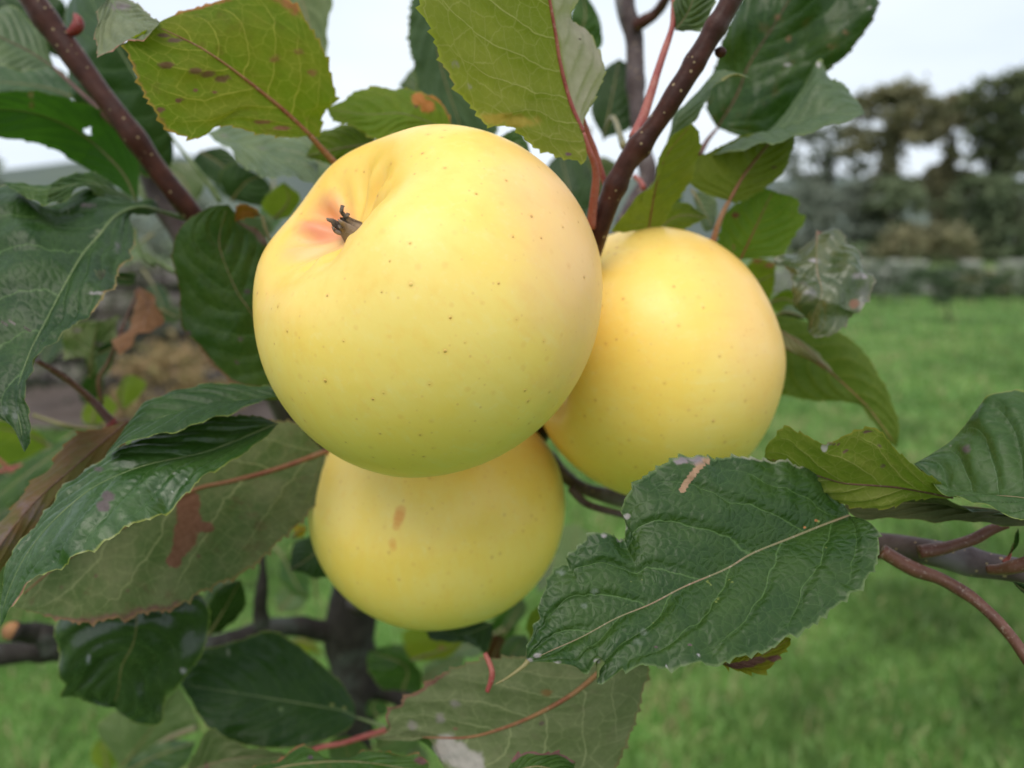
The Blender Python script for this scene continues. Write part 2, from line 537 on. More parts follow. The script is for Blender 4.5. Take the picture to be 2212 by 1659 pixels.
# grass
def build_grass():
    r = np.random.default_rng(11)
    zones = ((1.0, 2.6, 6200, .050, .0030), (2.6, 5.0, 2300, .055, .0045), (5.0, 11.0, 420, .060, .010), (11.0, 25.0, 70, .065, .022))
    VV, FF, CC, off = [], [], [], 0
    for y0, y1, dens, h, w in zones:
        x0f = .95
        area = (y1 - y0) * (y0 + y1) * x0f
        n = int(area * dens)
        y = np.sqrt(r.uniform(y0 ** 2, y1 ** 2, n))
        x = r.uniform(-x0f, x0f, n) * y + r.normal(0, .05, n)
        keep = ~((x < -1.25) & (y > 4.6))
        x, y = x[keep], y[keep]; n = len(x)
        tuft = .5 + .5 * np.sin(x * 5.1 + 1.7 * np.sin(y * 3.3)) * np.sin(y * 4.3 + 1.3 * np.sin(x * 2.9))
        hh = h * r.uniform(.55, 1.35, n) * (.6 + .75 * tuft)
        a = r.uniform(0, 6.283, n)
        lean = r.uniform(.15, .9, n) * hh
        la = r.uniform(0, 6.283, n)
        wx, wy = np.cos(a) * w, np.sin(a) * w
        lx, ly = np.cos(la) * lean, np.sin(la) * lean
        z0 = np.full(n, -.004)
        V = np.empty((n, 5, 3))
        V[:, 0] = np.stack([x - wx, y - wy, z0], 1)
        V[:, 1] = np.stack([x + wx, y + wy, z0], 1)
        V[:, 2] = np.stack([x + wx * .75 + lx * .4, y + wy * .75 + ly * .4, hh * .6], 1)
        V[:, 3] = np.stack([x - wx * .75 + lx * .4, y - wy * .75 + ly * .4, hh * .6], 1)
        V[:, 4] = np.stack([x + lx, y + ly, hh * (1 - .25 * (lean / hh))], 1)
        base = off + np.arange(n)[:, None] * 5
        FF.append((base, n))
        VV.append(V.reshape(-1, 3))
        patch = np.clip(.5 + .22 * np.sin(x * 1.7 + 2 * np.sin(y * 1.1)) + .30 * np.sin(x * 7.3 + 2.1 * np.sin(y * 5.1)) * np.sin(y * 6.1 + 1.7 * np.sin(x * 3.9))
                        + .24 * np.sin(x * 17.0 + 2 * np.sin(y * 9.0)) * np.sin(y * 14.0 + 2 * np.sin(x * 11.0)), 0, 1)
        dry = (r.uniform(0, 1, n) < .03 + .42 * patch ** 3)
        k = r.uniform(0, 1, n)
        c = np.outer(1 - k, (.120, .255, .055)) + np.outer(k, (.26, .40, .115))
        c = c * (.45 + .85 * patch)[:, None]
        c[dry] = np.array((.42, .38, .18)) * r.uniform(.7, 1.1, dry.sum())[:, None]
        CC.append(np.repeat(np.c_[c, np.ones(n)], 5, 0))
        off += n * 5
    V = np.vstack(VV); C = np.vstack(CC)
    n = len(V) // 5
    b = np.arange(n) * 5
    loops = np.stack([b, b + 1, b + 2, b + 3, b + 3, b + 2, b + 4], 1).ravel()
    starts = (np.arange(n)[:, None] * 7 + np.array([0, 4])).ravel()
    totals = np.tile([4, 3], n)
    me = bpy.data.meshes.new('grass')
    me.vertices.add(len(V)); me.vertices.foreach_set('co', V.astype(np.float32).ravel())
    me.loops.add(len(loops)); me.loops.foreach_set('vertex_index', loops.astype(np.int32))
    me.polygons.add(2 * n); me.polygons.foreach_set('loop_start', starts.astype(np.int32))
    me.polygons.foreach_set('loop_total', totals.astype(np.int32))
    me.update(calc_edges=True)
    at = me.color_attributes.new('tint', 'FLOAT_COLOR', 'POINT')
    at.data.foreach_set('color', C.astype(np.float32).ravel())
    g = NT('grass_blades')
    col = g.attr('tint').outputs['Color']
    p = g.principled(col, .45, .35)
    t = g.n('ShaderNodeBsdfTranslucent'); g.l(col, t.inputs['Color'])
    ms = g.n('ShaderNodeMixShader'); ms.inputs[0].default_value = .3
    g.l(p.outputs[0], ms.inputs[1]); g.l(t.outputs[0], ms.inputs[2])
    me.materials.append(g.out(ms.outputs[0]))
    o = link('grass', me)
    tag(o, 'short green grass blades with a few straw coloured ones', 'grass', kind='stuff')
build_grass()

# ------------------------------------------------------------------ trees and shrubs far behind
def foliage_material(name):
    g = NT(name)
    col = g.attr('tint').outputs['Color']
    p = g.principled(col, .6, .25)
    t = g.n('ShaderNodeBsdfTranslucent'); g.l(col, t.inputs['Color'])
    ms = g.n('ShaderNodeMixShader'); ms.inputs[0].default_value = .38
    g.l(p.outputs[0], ms.inputs[1]); g.l(t.outputs[0], ms.inputs[2])
    return g.out(ms.outputs[0])
M_fol = foliage_material('far_foliage')
M_trunk = ground_material('far_bark', (.045, .038, .03), (.07, .06, .045), (.05, .065, .035), 2.0, 9.0)

def leaf_cards(clumps, size, n_per, cols, seed):
    """clumps: (x, y, z, rx, ry, rz) blobs filled with leaf-sized quads."""
    r = np.random.default_rng(seed)
    V, C = [], []
    for (x, y, z, rx, ry, rz) in clumps:
        n = max(12, int(n_per * r.uniform(.7, 1.3)))
        d = r.normal(0, 1, (n, 3)); d /= np.linalg.norm(d, axis=1)[:, None]
        d *= (np.abs(r.normal(0, .62, n)) + .15)[:, None]
        c = np.array((x, y, z)) + d * np.array((rx, ry, rz))
        u = r.normal(0, 1, (n, 3)); u /= np.linalg.norm(u, axis=1)[:, None]
        w = np.cross(u, r.normal(0, 1, (n, 3))); w /= np.linalg.norm(w, axis=1)[:, None]
        s = size * r.uniform(.6, 1.4, n)[:, None]
        quad = np.stack([c - u * s, c + w * s * .55, c + u * s, c - w * s * .55], 1)
        V.append(quad.reshape(-1, 3))
        k = np.clip(r.normal(r.uniform(.2, .8), .25, n), 0, 1)
        cc = np.outer(1 - k, cols[0]) + np.outer(k, cols[1])
        C.append(np.repeat(np.c_[cc, np.ones(n)], 4, 0))
    V = np.vstack(V); C = np.vstack(C)
    F = np.arange(len(V)).reshape(-1, 4)
    me = new_mesh('crown', V, F.tolist(), M_fol, False)
    at = me.color_attributes.new('tint', 'FLOAT_COLOR', 'POINT')
    at.data.foreach_set('color', C.astype(np.float32).ravel())
    return me

def far_tree(name, label, px, dist, top_py, bot_py, halfw_px, base_z, cols, seed, ivy=0.0, group=None, clumps_n=26, size=.30, n_per=70,
             trunk_r=.28, limbs=6, flat=.5, cat='tree'):
    """bot_py: where the crown ends; ivy: width of foliage round the trunk."""
    k = dist / FPX
    x = (px - CX) * k
    y = dist
    top = 1.1 + (570 - top_py) * k
    bot = 1.1 + (570 - bot_py) * k
    hw = halfw_px * k
    r = np.random.default_rng(seed)
    root = link(name, None, loc=(x, y, base_z))
    tag(root, label, cat, group)
    H = top - base_z
    tp = np.array([(0, 0, -.3), (r.uniform(-.2, .2), 0, H * .3), (r.uniform(-.4, .4), 0, H * .6), (r.uniform(-.5, .5), 0, H * .88)])
    geo = [tube_geo(resample(catmull(tp), 14), (trunk_r * 1.2, trunk_r * .8, trunk_r * .25), 8, .05, seed)]
    cl = []
    for i in range(limbs):
        a = r.uniform(0, 6.28)
        z0 = H * r.uniform(.45, .75)
        e = np.array((math.cos(a) * hw * r.uniform(.4, .9), math.sin(a) * hw * r.uniform(.4, .9), r.uniform(max(bot - base_z, H * .45), H * .95)))
        s0 = np.array((0, 0, z0))
        geo.append(tube_geo(resample(catmull(np.array([s0, s0 * .5 + e * .5 + np.array((0, 0, H * .03)), e])), 8), (trunk_r * .4, trunk_r * .08), 6, .05, seed + i))
    V, F, o = [], [], 0
    for v, f in geo:
        V.append(v); F += [tuple(i + o for i in q) for q in f]; o += len(v)
    link('trunk', new_mesh('trunk', np.vstack(V), F, M_trunk), root)
    ch = top - bot
    for i in range(clumps_n):
        a = r.uniform(0, 6.28); rr = math.sqrt(r.uniform(0, 1))
        cx, cy = math.cos(a) * rr * hw, math.sin(a) * rr * hw
        dome = math.sqrt(max(0, 1 - rr * rr * .95))
        zt = bot + ch * (flat + (1 - flat) * dome)
        zc = r.uniform(bot, zt) if i % 3 else zt
        rad = r.uniform(.20, .36) * max(hw, ch * .6) * .85
        cl.append((cx, cy, zc - base_z - rad * .35, rad * 1.15, rad * 1.15, rad * .6))
    if ivy:
        n = int(10 + H * 1.2)
        for i in range(n):
            z = H * .74 * (i + .5) / n
            w = ivy * r.uniform(.6, 1.2) * (1 - .4 * i / n)
            cl.append((r.uniform(-.3, .3) * w, r.uniform(-.3, .3) * w, z, w, w, w * 1.2))
    link('crown', leaf_cards(cl, size, n_per, cols, seed), root)
    return root

DKG = ((.10, .14, .075), (.24, .285, .155))  # lightened so that distance haze is part of the colour
OLV = ((.17, .175, .10), (.33, .295, .16))
GRY = ((.15, .175, .135), (.27, .295, .23))
AUT = ((.20, .17, .045), (.34, .19, .08))
GA = 'row of tall trees beyond the meadow wall'
far_tree('field_tree', 'flat topped olive tree with ivy clad trunk, nearest the apple leaves', 1888, 55, 213, 320, 88, 1.8, OLV, 21, 1.5, GA, 40, trunk_r=.35, n_per=75)
far_tree('field_tree', 'tallest dark tree of the row with a round open crown', 2125, 52, 182, 360, 84, 1.6, ((.075, .10, .05), (.18, .20, .09)), 22, 1.5, GA, 40, trunk_r=.45, n_per=70)
far_tree('field_tree', 'thin olive tree with a small flat crown between two larger trees', 2015, 58, 232, 300, 62, 2.0, OLV, 23, .8, GA, 26, trunk_r=.22, n_per=65)
far_tree('field_tree', 'dark spreading tree at the far end of the row, cut by the picture edge', 2225, 56, 205, 370, 70, 1.9, DKG, 24, 1.3, GA, 34, trunk_r=.4, n_per=70)
far_tree('field_tree', 'grey green loose tree half hidden behind the apple leaves', 1765, 62, 285, 470, 95, 2.2, GRY, 25, .5, GA, 34, trunk_r=.3, n_per=70)
far_tree('field_tree', 'dark tree showing as a blob at the picture edge above the hill', -20, 80, 335, 420, 45, 3.0, DKG, 27, 0, None, 20, trunk_r=.3, size=.4)
GB = 'shrubs in the hedge below the trees'
for i, (px, d, t, b, hw, c, lab) in enumerate((
        (1700, 50, 410, 545, 60, GRY, 'pale grey green hedge shrub behind the curled apple leaf'),
        (1822, 54, 395, 545, 55, GRY, 'grey green hedge shrub beside the ivy clad trunk'),
        (1905, 53, 385, 548, 55, DKG, 'dark hedge shrub at the foot of the flat topped tree'),
        (2012, 60, 365, 470, 50, OLV, 'olive brown shrub standing highest in the hedge'),
        (2092, 50, 380, 548, 45, DKG, 'dark tall shrub at the foot of the tallest tree'),
        (2175, 48, 400, 548, 60, DKG, 'broad dark shrub where the hedge leaves the picture'),
        (1985, 47, 490, 550, 75, OLV, 'low olive shrub in front of the gap in the hedge'))):
    far_tree('hedge_shrub', lab, px, d, t, b, hw * 1.25, 1.4 + (d - 47) * .06, c, 40 + i, 0, GB, 34, trunk_r=.12, limbs=3, flat=.3, n_per=75, size=.24, cat='shrub')
for i, (px, d, t, hw, c, lab) in enumerate((
        (1870, 24.0, 588, 40, GRY, 'grey green weed clump against the field wall nearest the curled leaf'),
        (1960, 23.6, 578, 52, DKG, 'dark bushy plant against the field wall between the young apple trees'),
        (2110, 23.2, 584, 48, OLV, 'olive plant against the field wall behind the small dark apple tree'),
        (2190, 22.8, 574, 55, DKG, 'dark bushy plant hiding the field wall at the picture edge'))):
    far_tree('wall_plant', lab, px, d, t, 640, hw, 0.0, c, 70 + i, 0, 'plants along the field wall', 16, trunk_r=.02, limbs=3, flat=.2, n_per=60, size=.09, cat='plant')
far_tree('young_apple_tree', 'small dark young apple tree standing alone on the lawn', 2050, 13.4, 572, 640, 95, 0.0, ((.04, .07, .03), (.10, .14, .07)), 60, 0, None, 26, size=.045, n_per=60, trunk_r=.025, limbs=5, flat=.2)
far_tree('young_apple_tree', 'low grey green young apple tree in front of the field wall', 1905, 19, 565, 625, 62, 0.0, GRY, 61, 0, None, 18, size=.06, n_per=55, trunk_r=.03, limbs=4, flat=.2)
far_tree('autumn_shrub', 'yellow and rust autumn shrub in front of the stone bank wall', 400, 4.9, 700, 900, 150, 0.0, ((.28, .24, .10), (.44, .28, .16)), 62, .10, None, 40, size=.030, n_per=45, trunk_r=.012, limbs=5, flat=.25, cat='shrub')
far_tree('bank_shrub', 'grey green shrub rising above the stone bank wall', 420, 7.6, 400, 640, 140, 0.0, GRY, 64, 0, None, 34, size=.04, n_per=60, trunk_r=.02, limbs=5, flat=.25, cat='shrub')
far_tree('autumn_shrub', 'dull brown green shrub beside the yellow autumn shrub', 190, 5.2, 470, 840, 150, 0.0, ((.05, .075, .04), (.17, .14, .11)), 63, .10, None, 34, size=.032, n_per=45, trunk_r=.012, limbs=5, flat=.25, cat='shrub')

# ------------------------------------------------------------------ the apple tree: trunk, branches, leaves
M_twig = bark_material('twig_bark', (.036, .012, .009), (.070, .024, .017), film=(.11, .066, .062), shf=.5, rough=.40)
M_twig2 = bark_material('grey_twig_bark', (.060, .040, .040), (.10, .075, .075), film=(.19, .17, .18), shf=.8)
M_bark = bark_material('trunk_bark', (.022, .018, .016), (.040, .034, .030), (.14, .13, .11), 150.0, .12, (.075, .085, .075), .8, .6)
M_cut = stalk_material('cut_wood', (.35, .17, .07), (.20, .09, .04), .8, 700)
M_red = stalk_material('red_stalk', (.26, .045, .045), (.36, .11, .085), .5)
M_redor = stalk_material('orange_stalk', (.20, .060, .030), (.26, .13, .055), .5)
M_brown = stalk_material('brown_stalk', (.085, .030, .022), (.14, .058, .038), .45)
M_olive = stalk_material('olive_stalk', (.13, .12, .045), (.20, .17, .07), .5)
M_green = stalk_material('green_stalk', (.10, .15, .05), (.16, .20, .08), .5)
M_pale = stalk_material('pale_stalk', (.15, .15, .07), (.22, .14, .09), .55)
M_bud = stalk_material('red_bud', (.16, .015, .015), (.24, .035, .03), .45)

trunk_px = unproj(752, 1700, .43)
TREE_LOC = np.array((trunk_px[0] - .01, trunk_px[1] + .02, 0.0))
tree = link('apple_tree', None, loc=TREE_LOC)
tag(tree, 'foreground apple tree with toothed green leaves and red brown twigs round three apples', 'tree')

def tree_part(name, V, F, mat, parent=None, label=None):
    """A piece of the tree with its own origin at its first ring."""
    V = np.asarray(V, float)
    org = V[0].copy()
    me = new_mesh(name, V - org, F, mat)
    o = link(name, me, parent or tree)
    base = TREE_LOC if parent is None else (TREE_LOC + np.array(parent.location))
    o.location = org - base
    if label: o['label'] = label
    return o

def px_tube(name, spec, d, w, mat, parent=None, label=None, nseg=12, n=None, jit=.045, seed=0):
    """w: width in the photo's pixels along the path."""
    npt = len(spec.split())
    n = n or max(14, npt * 9)
    P, dd = px_path(spec, d, n)
    R = lerp_list(w, np.linspace(0, 1, n)) / 2 / FPX * dd
    V, F = tube_geo(P, R, nseg, jit, seed, nodes=(max(3, n // 14) if name == 'branch' else 0))
    return tree_part(name, V, F, mat, parent, label)

# trunk down to the lawn
tp, tdd = px_path('X800,1190 770,1270 755,1373 765,1432 772,1527 750,1700', (.40, .41, .42, .43), 40)
trr = lerp_list((92, 104, 112, 96, 84, 88), np.linspace(0, 1, 40)) / 2 / FPX * tdd
low = np.array([tp[-1] * (1 - u) + np.array((TREE_LOC[0], TREE_LOC[1], -.02)) * u for u in np.linspace(.08, 1, 14)])
V, F = tube_geo(np.vstack([tp, low]), np.concatenate([trr, np.linspace(.0128, .019, 14)]), 16, .07, 3)
tree_part('trunk', V, F, M_bark)
px_tube('branch', 'X762,1455 800,1475 850,1490 905,1520 980,1580', (.425, .42, .40, .36), (70, 60, 50, 40), M_bark, jit=.06, seed=4)
px_tube('branch', 'X740,1362 690,1362 640,1352 560,1362 500,1385 430,1395 300,1400 140,1405 0,1413 -160,1425', (.41, .37, .34, .31, .29), (44, 40, 42, 44, 46), M_bark, jit=.07, seed=5)
stub = px_tube('cut_stub', 'X118,1400 95,1372 40,1365 26,1362', (.300, .296, .286), (52, 50, 42, 40), M_bark, jit=.05, seed=6)
c0 = unproj(24, 1362, .2855); ax = unproj(10, 1360, .279) - c0; ax /= np.linalg.norm(ax)
V, F = tube_geo(np.array([c0 - ax * .0006, c0 + ax * .0004]), (.0035, .0033), 16)
tree_part('cut_face', V, F, M_cut, stub, 'orange brown sawn face of the stub')
px_tube('spur', 'X566,1352 562,1310 566,1270 568,1235 566,1190', (.335, .33, .33), (34, 30, 26, 14, 12), M_bark, jit=.06, seed=7)
# left shoot, grey shoot behind it, right shoot above the apples
px_tube('branch', 'X44,-40 110,57 160,123 207,187 253,247 307,320 360,393 420,467 500,570 600,760 700,980 780,1210',
        (.215, .22, .225, .235, .25, .28, .33, .40), (54, 49, 45, 43, 41, 43, 48, 54, 60), M_twig, label='red brown shoot dotted with pale pores', n=90, seed=8)
px_tube('branch', 'X308,345 322,372 350,433 400,520 470,640 600,860 745,1200', (.29, .295, .31, .35, .40), (44, 50, 48, 50, 56), M_twig2, label='grey brown branch behind the red brown shoot', n=50, seed=9)
BR = px_tube('branch', 'X1606,-60 1571,15 1536,75 1501,135 1464,195 1426,255 1391,303 1356,350 1330,400 1306,460 1283,525 1235,640 1190,820 1150,960',
        (.172, .175, .178, .182, .188, .205, .235, .25), (43, 44, 44, 45, 46, 48, 52, 56), M_twig, label='thick red brown shoot with pale pores rising above the apples', n=100, seed=10)
px_tube('branch', 'X1348,-30 1352,20 1370,83 1374,200 1388,317 1400,383 1372,440 1330,540', (.30, .30, .295, .29, .28), (42, 40, 38, 36, 40, 44), M_twig2, n=60, jit=.05, seed=11)
px_tube('side_shoot', 'X1371,60 1392,45 1415,30 1432,8 1450,-20', (.295, .29, .28), (26, 26, 22, 18), M_twig, n=24, jit=.07, seed=12)
# low branch carrying the right-hand leaves
px_tube('branch', 'X770,1300 900,1210 1050,1100 1150,985 1185,985 1215,1022 1260,1055 1340,1078 1430,1100 1560,1140 1760,1170 1898,1179 2008,1193 2108,1216 2212,1236 2400,1290',
        (.40, .32, .265, .252, .245, .225, .20, .18, .172, .170), (60, 50, 44, 30, 28, 30, 38, 44, 50, 56, 58, 58, 56, 54), M_twig2, label='dark branch passing below the apples to the picture edge', n=110, seed=13)
px_tube('side_shoot', 'X1235,1055 1262,1085 1300,1100 1345,1112 1420,1140', (.225, .215, .21), (20, 16, 14, 14), M_twig2, n=24, seed=14)
px_tube('side_shoot', 'X1985,1192 2030,1186 2060,1178 2100,1166 2140,1145 2175,1132', (.172, .170, .168), (30, 26, 24, 20), M_brown, n=26, seed=15)
px_tube('side_shoot', 'X1905,1190 1948,1216 1975,1230 2030,1250 2080,1278 2125,1312 2180,1370 2230,1440', (.171, .168, .160, .155), (30, 32, 27, 25, 24, 24), M_brown, label='curved red brown stalk arching down over the grass', n=46, seed=16)
px_tube('side_shoot', 'X2240,1212 2200,1222 2160,1230 2135,1230', (.160, .163, .168), (34, 32, 26, 20), M_brown, n=24, seed=17)
px_tube('bud', 'X2170,1215 2178,1205 2184,1195', (.166, .165), (12, 8, 4), M_red, n=12, seed=18)

def bud(spec, d, w, label=None, mat=None):
    P, dd = px_path(spec, d, 16)
    prof = np.sin(np.linspace(.35, math.pi, 16)) ** .8 + .02
    V, F = tube_geo(P, prof * w / 2 / FPX * dd, 12, .06, 2)
    return tree_part('bud', V, F, mat or M_bud, None, label)
bud('X146,74 160,66 169,54 167,40 158,28', .218, 24, 'dark red pointed bud on the shoot')
bud('X1552,122 1556,112 1558,100', .178, 26, mat=M_twig)
bud('X238,930 244,915 247,902', .215, 24)

SEED = [100]
def leaf(M, L, R, d, oL=0.0, oR=0.0, side='top', style=None, pet=None, pd=None, pw=(9, 10), mid=M_olive, mw=(8, 2), stains_glints=(), estains=(), holes=(),
         bulge=.05, wave=.5, ripple=.5, pucker=.45, tooth=.55, label=None, n=120, m=18, name='leaf', sh=.05):
    pucker *= 1.5; tooth *= 1.75; mw = (mw[0] * .8, mw[1] * .7)
    SEED[0] += 1
    seed = SEED[0]
    r = np.random.default_rng(seed)
    t = np.linspace(0, 1, n)
    Mp = resample(catmull(pts(M)), n)
    Lp = resample(catmull(pts(L), 8), n)
    Rp = resample(catmull(pts(R), 8), n)
    env = np.sin(np.pi * np.clip(t, .001, .999)) ** .5
    dM = lerp_list(d, t)
    dL = dM + lerp_list(oL, t) * .001 * env
    dR = dM + lerp_list(oR, t) * .001 * env
    U = lambda P, dd: CAM + np.outer(dd, FWD) + np.outer((P[:, 0] - CX) / FPX * dd, RGT) + np.outer((CY - P[:, 1]) / FPX * dd, UPV)
    M3, L3, R3 = U(Mp, dM), U(Lp, dL), U(Rp, dR)
    length = np.linalg.norm(np.diff(M3, axis=0), axis=1).sum() * 1000
    T = np.gradient(M3, axis=0); T /= np.linalg.norm(T, axis=1)[:, None] + 1e-12
    a = np.concatenate([np.linspace(0, .90, m - 2), [.95, .975, 1.0]])
    N = style.get('N', LEAF_DEF['N']) if style else LEAF_DEF['N']
    ph = r.uniform(0, 6.28, 8)
    def half(E, sg):
        D = E - M3
        w = np.linalg.norm(D, axis=1)
        nr = np.cross(T, D); nr /= np.linalg.norm(nr, axis=1)[:, None] + 1e-9
        flip = np.sign(np.einsum('ij,ij->i', nr, CAM - M3)); flip[flip == 0] = 1
        nr *= (np.sign(flip.sum()) or 1)
        # smooth the frame along the leaf
        for _ in range(6):
            nr[1:-1] = (nr[:-2] + nr[1:-1] * 2 + nr[2:]) / 4
        nr /= np.linalg.norm(nr, axis=1)[:, None] + 1e-9
        arc = np.concatenate([[0], np.cumsum(np.linalg.norm(np.diff(E, axis=0), axis=1))]) * 1000
        per = 2.7 + .5 * math.sin(ph[0] + sg)
        x = arc / per + .35 * np.sin(arc * .35 + ph[1])
        saw = (x % 1.0) ** 1.4 * (.7 + .5 * np.sin(np.floor(x) * 2.3 + ph[2]))
        out = D / (w[:, None] + 1e-9) * (saw * tooth * .001 * np.clip(np.sin(np.pi * t) * 4, 0, 1))[:, None]
        wm = w * 1000
        G = np.empty((n, len(a), 3)); X = np.empty((n, len(a)))
        for j, aj in enumerate(a):
            P = M3 + D * aj
            dis = bulge * w * 4 * aj * (1 - aj) * env
            xx, yy = sg * aj * wm, t * length
            q = t * N - aj * VK1 * N - aj * aj * VK2 * N + sg * .22
            fq = q - np.floor(q)
            ramp = np.where(fq < .8, fq / .8, (1 - fq) / .2)
            prof = .55 * (np.abs(np.sin(np.pi * q)) ** .7 - .6) + .75 * (ramp - .5)
            dis = dis + pucker * .001 * prof * (4 * aj * (1.05 - aj)) * env * (1 if side == 'top' else -1)
            dis = dis + wave * .001 * (np.sin(xx * .16 + yy * .11 + ph[3]) + .7 * np.sin(xx * -.21 + yy * .19 + ph[4]) + .45 * np.sin(xx * .43 + yy * .37 + ph[5])) * min(1, aj * 2) * env
            dis = dis + ripple * .001 * aj ** 3 * (np.sin(yy * .42 + ph[6] + sg) + .6 * np.sin(yy * .93 + ph[7])) * env
            P = P + nr * dis[:, None]
            if aj > .9: P = P + out * ((aj - .9) / .1) ** 2
            G[:, j] = P
            X[:, j] = xx
        return G, X
    GL, XL = half(L3, -1)
    GR, XR = half(R3, 1)
    G = np.concatenate([GL[:, ::-1], GR[:, 1:]], 1)
    X = np.concatenate([XL[:, ::-1], XR[:, 1:]], 1)
    S = np.concatenate([-a[::-1], a[1:]])
    nc = len(S)
    V = G.reshape(-1, 3)
    idx = np.arange(n * nc).reshape(n, nc)
    Q = np.stack([idx[:-1, :-1], idx[:-1, 1:], idx[1:, 1:], idx[1:, :-1]], -1).reshape(-1, 4)
    e1 = V[Q[:, 2]] - V[Q[:, 0]]; e2 = V[Q[:, 3]] - V[Q[:, 1]]
    nf = np.cross(e1, e2)
    facing = np.einsum('ij,ij->i', nf, CAM - V[Q[:, 0]]).sum()
    if (facing > 0) != (side == 'top'):
        Q = Q[:, ::-1]
    qx, qy = project(V)
    if holes:
        cxp, cyp = qx[Q].mean(1), qy[Q].mean(1)
        keep = np.ones(len(Q), bool)
        for (hs, rx, ry) in holes:
            (hx, hy), = pts(hs)
            an = np.arctan2(cyp - hy, cxp - hx)
            keep &= ((cxp - hx) / rx) ** 2 + ((cyp - hy) / ry) ** 2 > (1 + .25 * np.sin(an * 3 + seed)) ** 2
        Q = Q[keep]
    org = V[idx[0, nc // 2]].copy()
    mat = leaf_material('leaf_blade', **(style or {}))
    me = new_mesh('leaf', V - org, Q.tolist(), mat)
    st = np.zeros((n, nc, 3)); st[..., 0] = S; st[..., 1] = t[:, None]
    mm = np.zeros((n, nc, 3)); mm[..., 0] = X; mm[..., 1] = t[:, None] * length; mm[..., 2] = seed * 3.7
    for nm, arr in (('leaf_st', st), ('leaf_mm', mm)):
        at = me.attributes.new(nm, 'FLOAT_VECTOR', 'POINT')
        at.data.foreach_set('vector', arr.astype(np.float32).ravel())
    C = np.zeros((len(V), 4)); C[:, :3] = (.2, .1, .05)
    for (sp_, rx, ry, col, stg) in stains_glints:  # real blemishes and painted highlights alike
        for (sx, sy) in pts(sp_):
            al = stg * np.clip(1.25 - np.sqrt(((qx - sx) / rx) ** 2 + ((qy - sy) / ry) ** 2), 0, 1)
            w = al > C[:, 3]
            C[w, :3] = col; C[w, 3] = al[w]
    sflat, tflat = np.tile(S, n), np.repeat(t, nc)
    for (sg, t0, t1, a0, col, stg) in estains:
        al = stg * np.clip((sflat * sg - a0) / (1 - a0) * 1.3, 0, 1) * np.clip((tflat - t0) * 14, 0, 1) * np.clip((t1 - tflat) * 14, 0, 1)
        w = al > C[:, 3]
        C[w, :3] = col; C[w, 3] = al[w]
    at = me.color_attributes.new('stain', 'FLOAT_COLOR', 'POINT')  # also carries the painted highlights and sheen patches
    at.data.foreach_set('color', C.astype(np.float32).ravel())
    o = link(name, me, tree)
    o.location = org - TREE_LOC
    if label: o['label'] = label
    # midrib: raised on the underside, a shallow ridge on top
    mc = G[:int(n * .96), nc // 2][::3]
    k = len(mc)
    rad = np.linspace(mw[0], mw[1], k) / 2 / FPX * np.interp(np.linspace(0, .96, k), t, dM)
    toC = CAM - mc; toC /= np.linalg.norm(toC, axis=1)[:, None]
    sgn = sh if side == 'under' else -.45
    Vm, Fm = tube_geo(mc + toC * (rad * sgn)[:, None], rad, 8)
    rib = link('midrib', new_mesh('midrib', Vm - org, Fm, mid), o)
    if pet:
        npt = 24
        pp = pts(pet)
        P2 = resample(catmull(np.vstack([Mp[:1], pp]) if np.linalg.norm(pp[0] - Mp[0]) > 2 else pp), npt)
        dd = lerp_list(np.concatenate([[dM[0]], np.atleast_1d(pd if pd is not None else dM[0])]), np.linspace(0, 1, npt))
        P3 = U(P2, dd)
        P3[0] = mc[0]
        Rp_ = np.linspace(mw[0], pw[1], npt) / 2 / FPX * dd
        Vp, Fp = tube_geo(P3 + toC[0] * (rad[0] * sgn), Rp_, 10, .03, seed)
        link('petiole', new_mesh('petiole', Vp - org, Fp, mid), o)
    return o

def loose_leaf(cx, cy, length, ang, width, d, style, side='top', label=None):
    """A further leaf of the tree, deeper in the crown."""
    a = math.radians(ang)
    u = np.array((math.cos(a), -math.sin(a))); v = np.array((-u[1], u[0]))
    c = np.array((cx, cy), float)
    q = lambda s, w: '%.1f,%.1f' % tuple(c + u * length * s + v * width * w)
    b = .06 * math.sin(cx * .7 + cy)
    Ms = 'X' + ' '.join(q(s, b * w) for s, w in ((-.5, 0), (-.2, 1), (.15, 1.4), (.5, 0)))
    Ls = 'X' + ' '.join(q(s, w) for s, w in ((-.5, 0), (-.42, -.26), (-.2, -.48), (.05, -.46), (.3, -.25), (.5, 0)))
    Rs = 'X' + ' '.join(q(s, w) for s, w in ((-.5, 0), (-.42, .28), (-.18, .5), (.1, .44), (.32, .22), (.5, 0)))
    e = c - u * length * .9 + v * length * .1
    return leaf(Ms, Ls, Rs, (d, d * .98, d * .96), -4, 4, side, style, pet='X%.1f,%.1f' % tuple(e), pd=(d * 1.02,), pw=(6, 7), mid=M_olive, mw=(6, 2), tooth=.4, n=60, m=9, label=label)

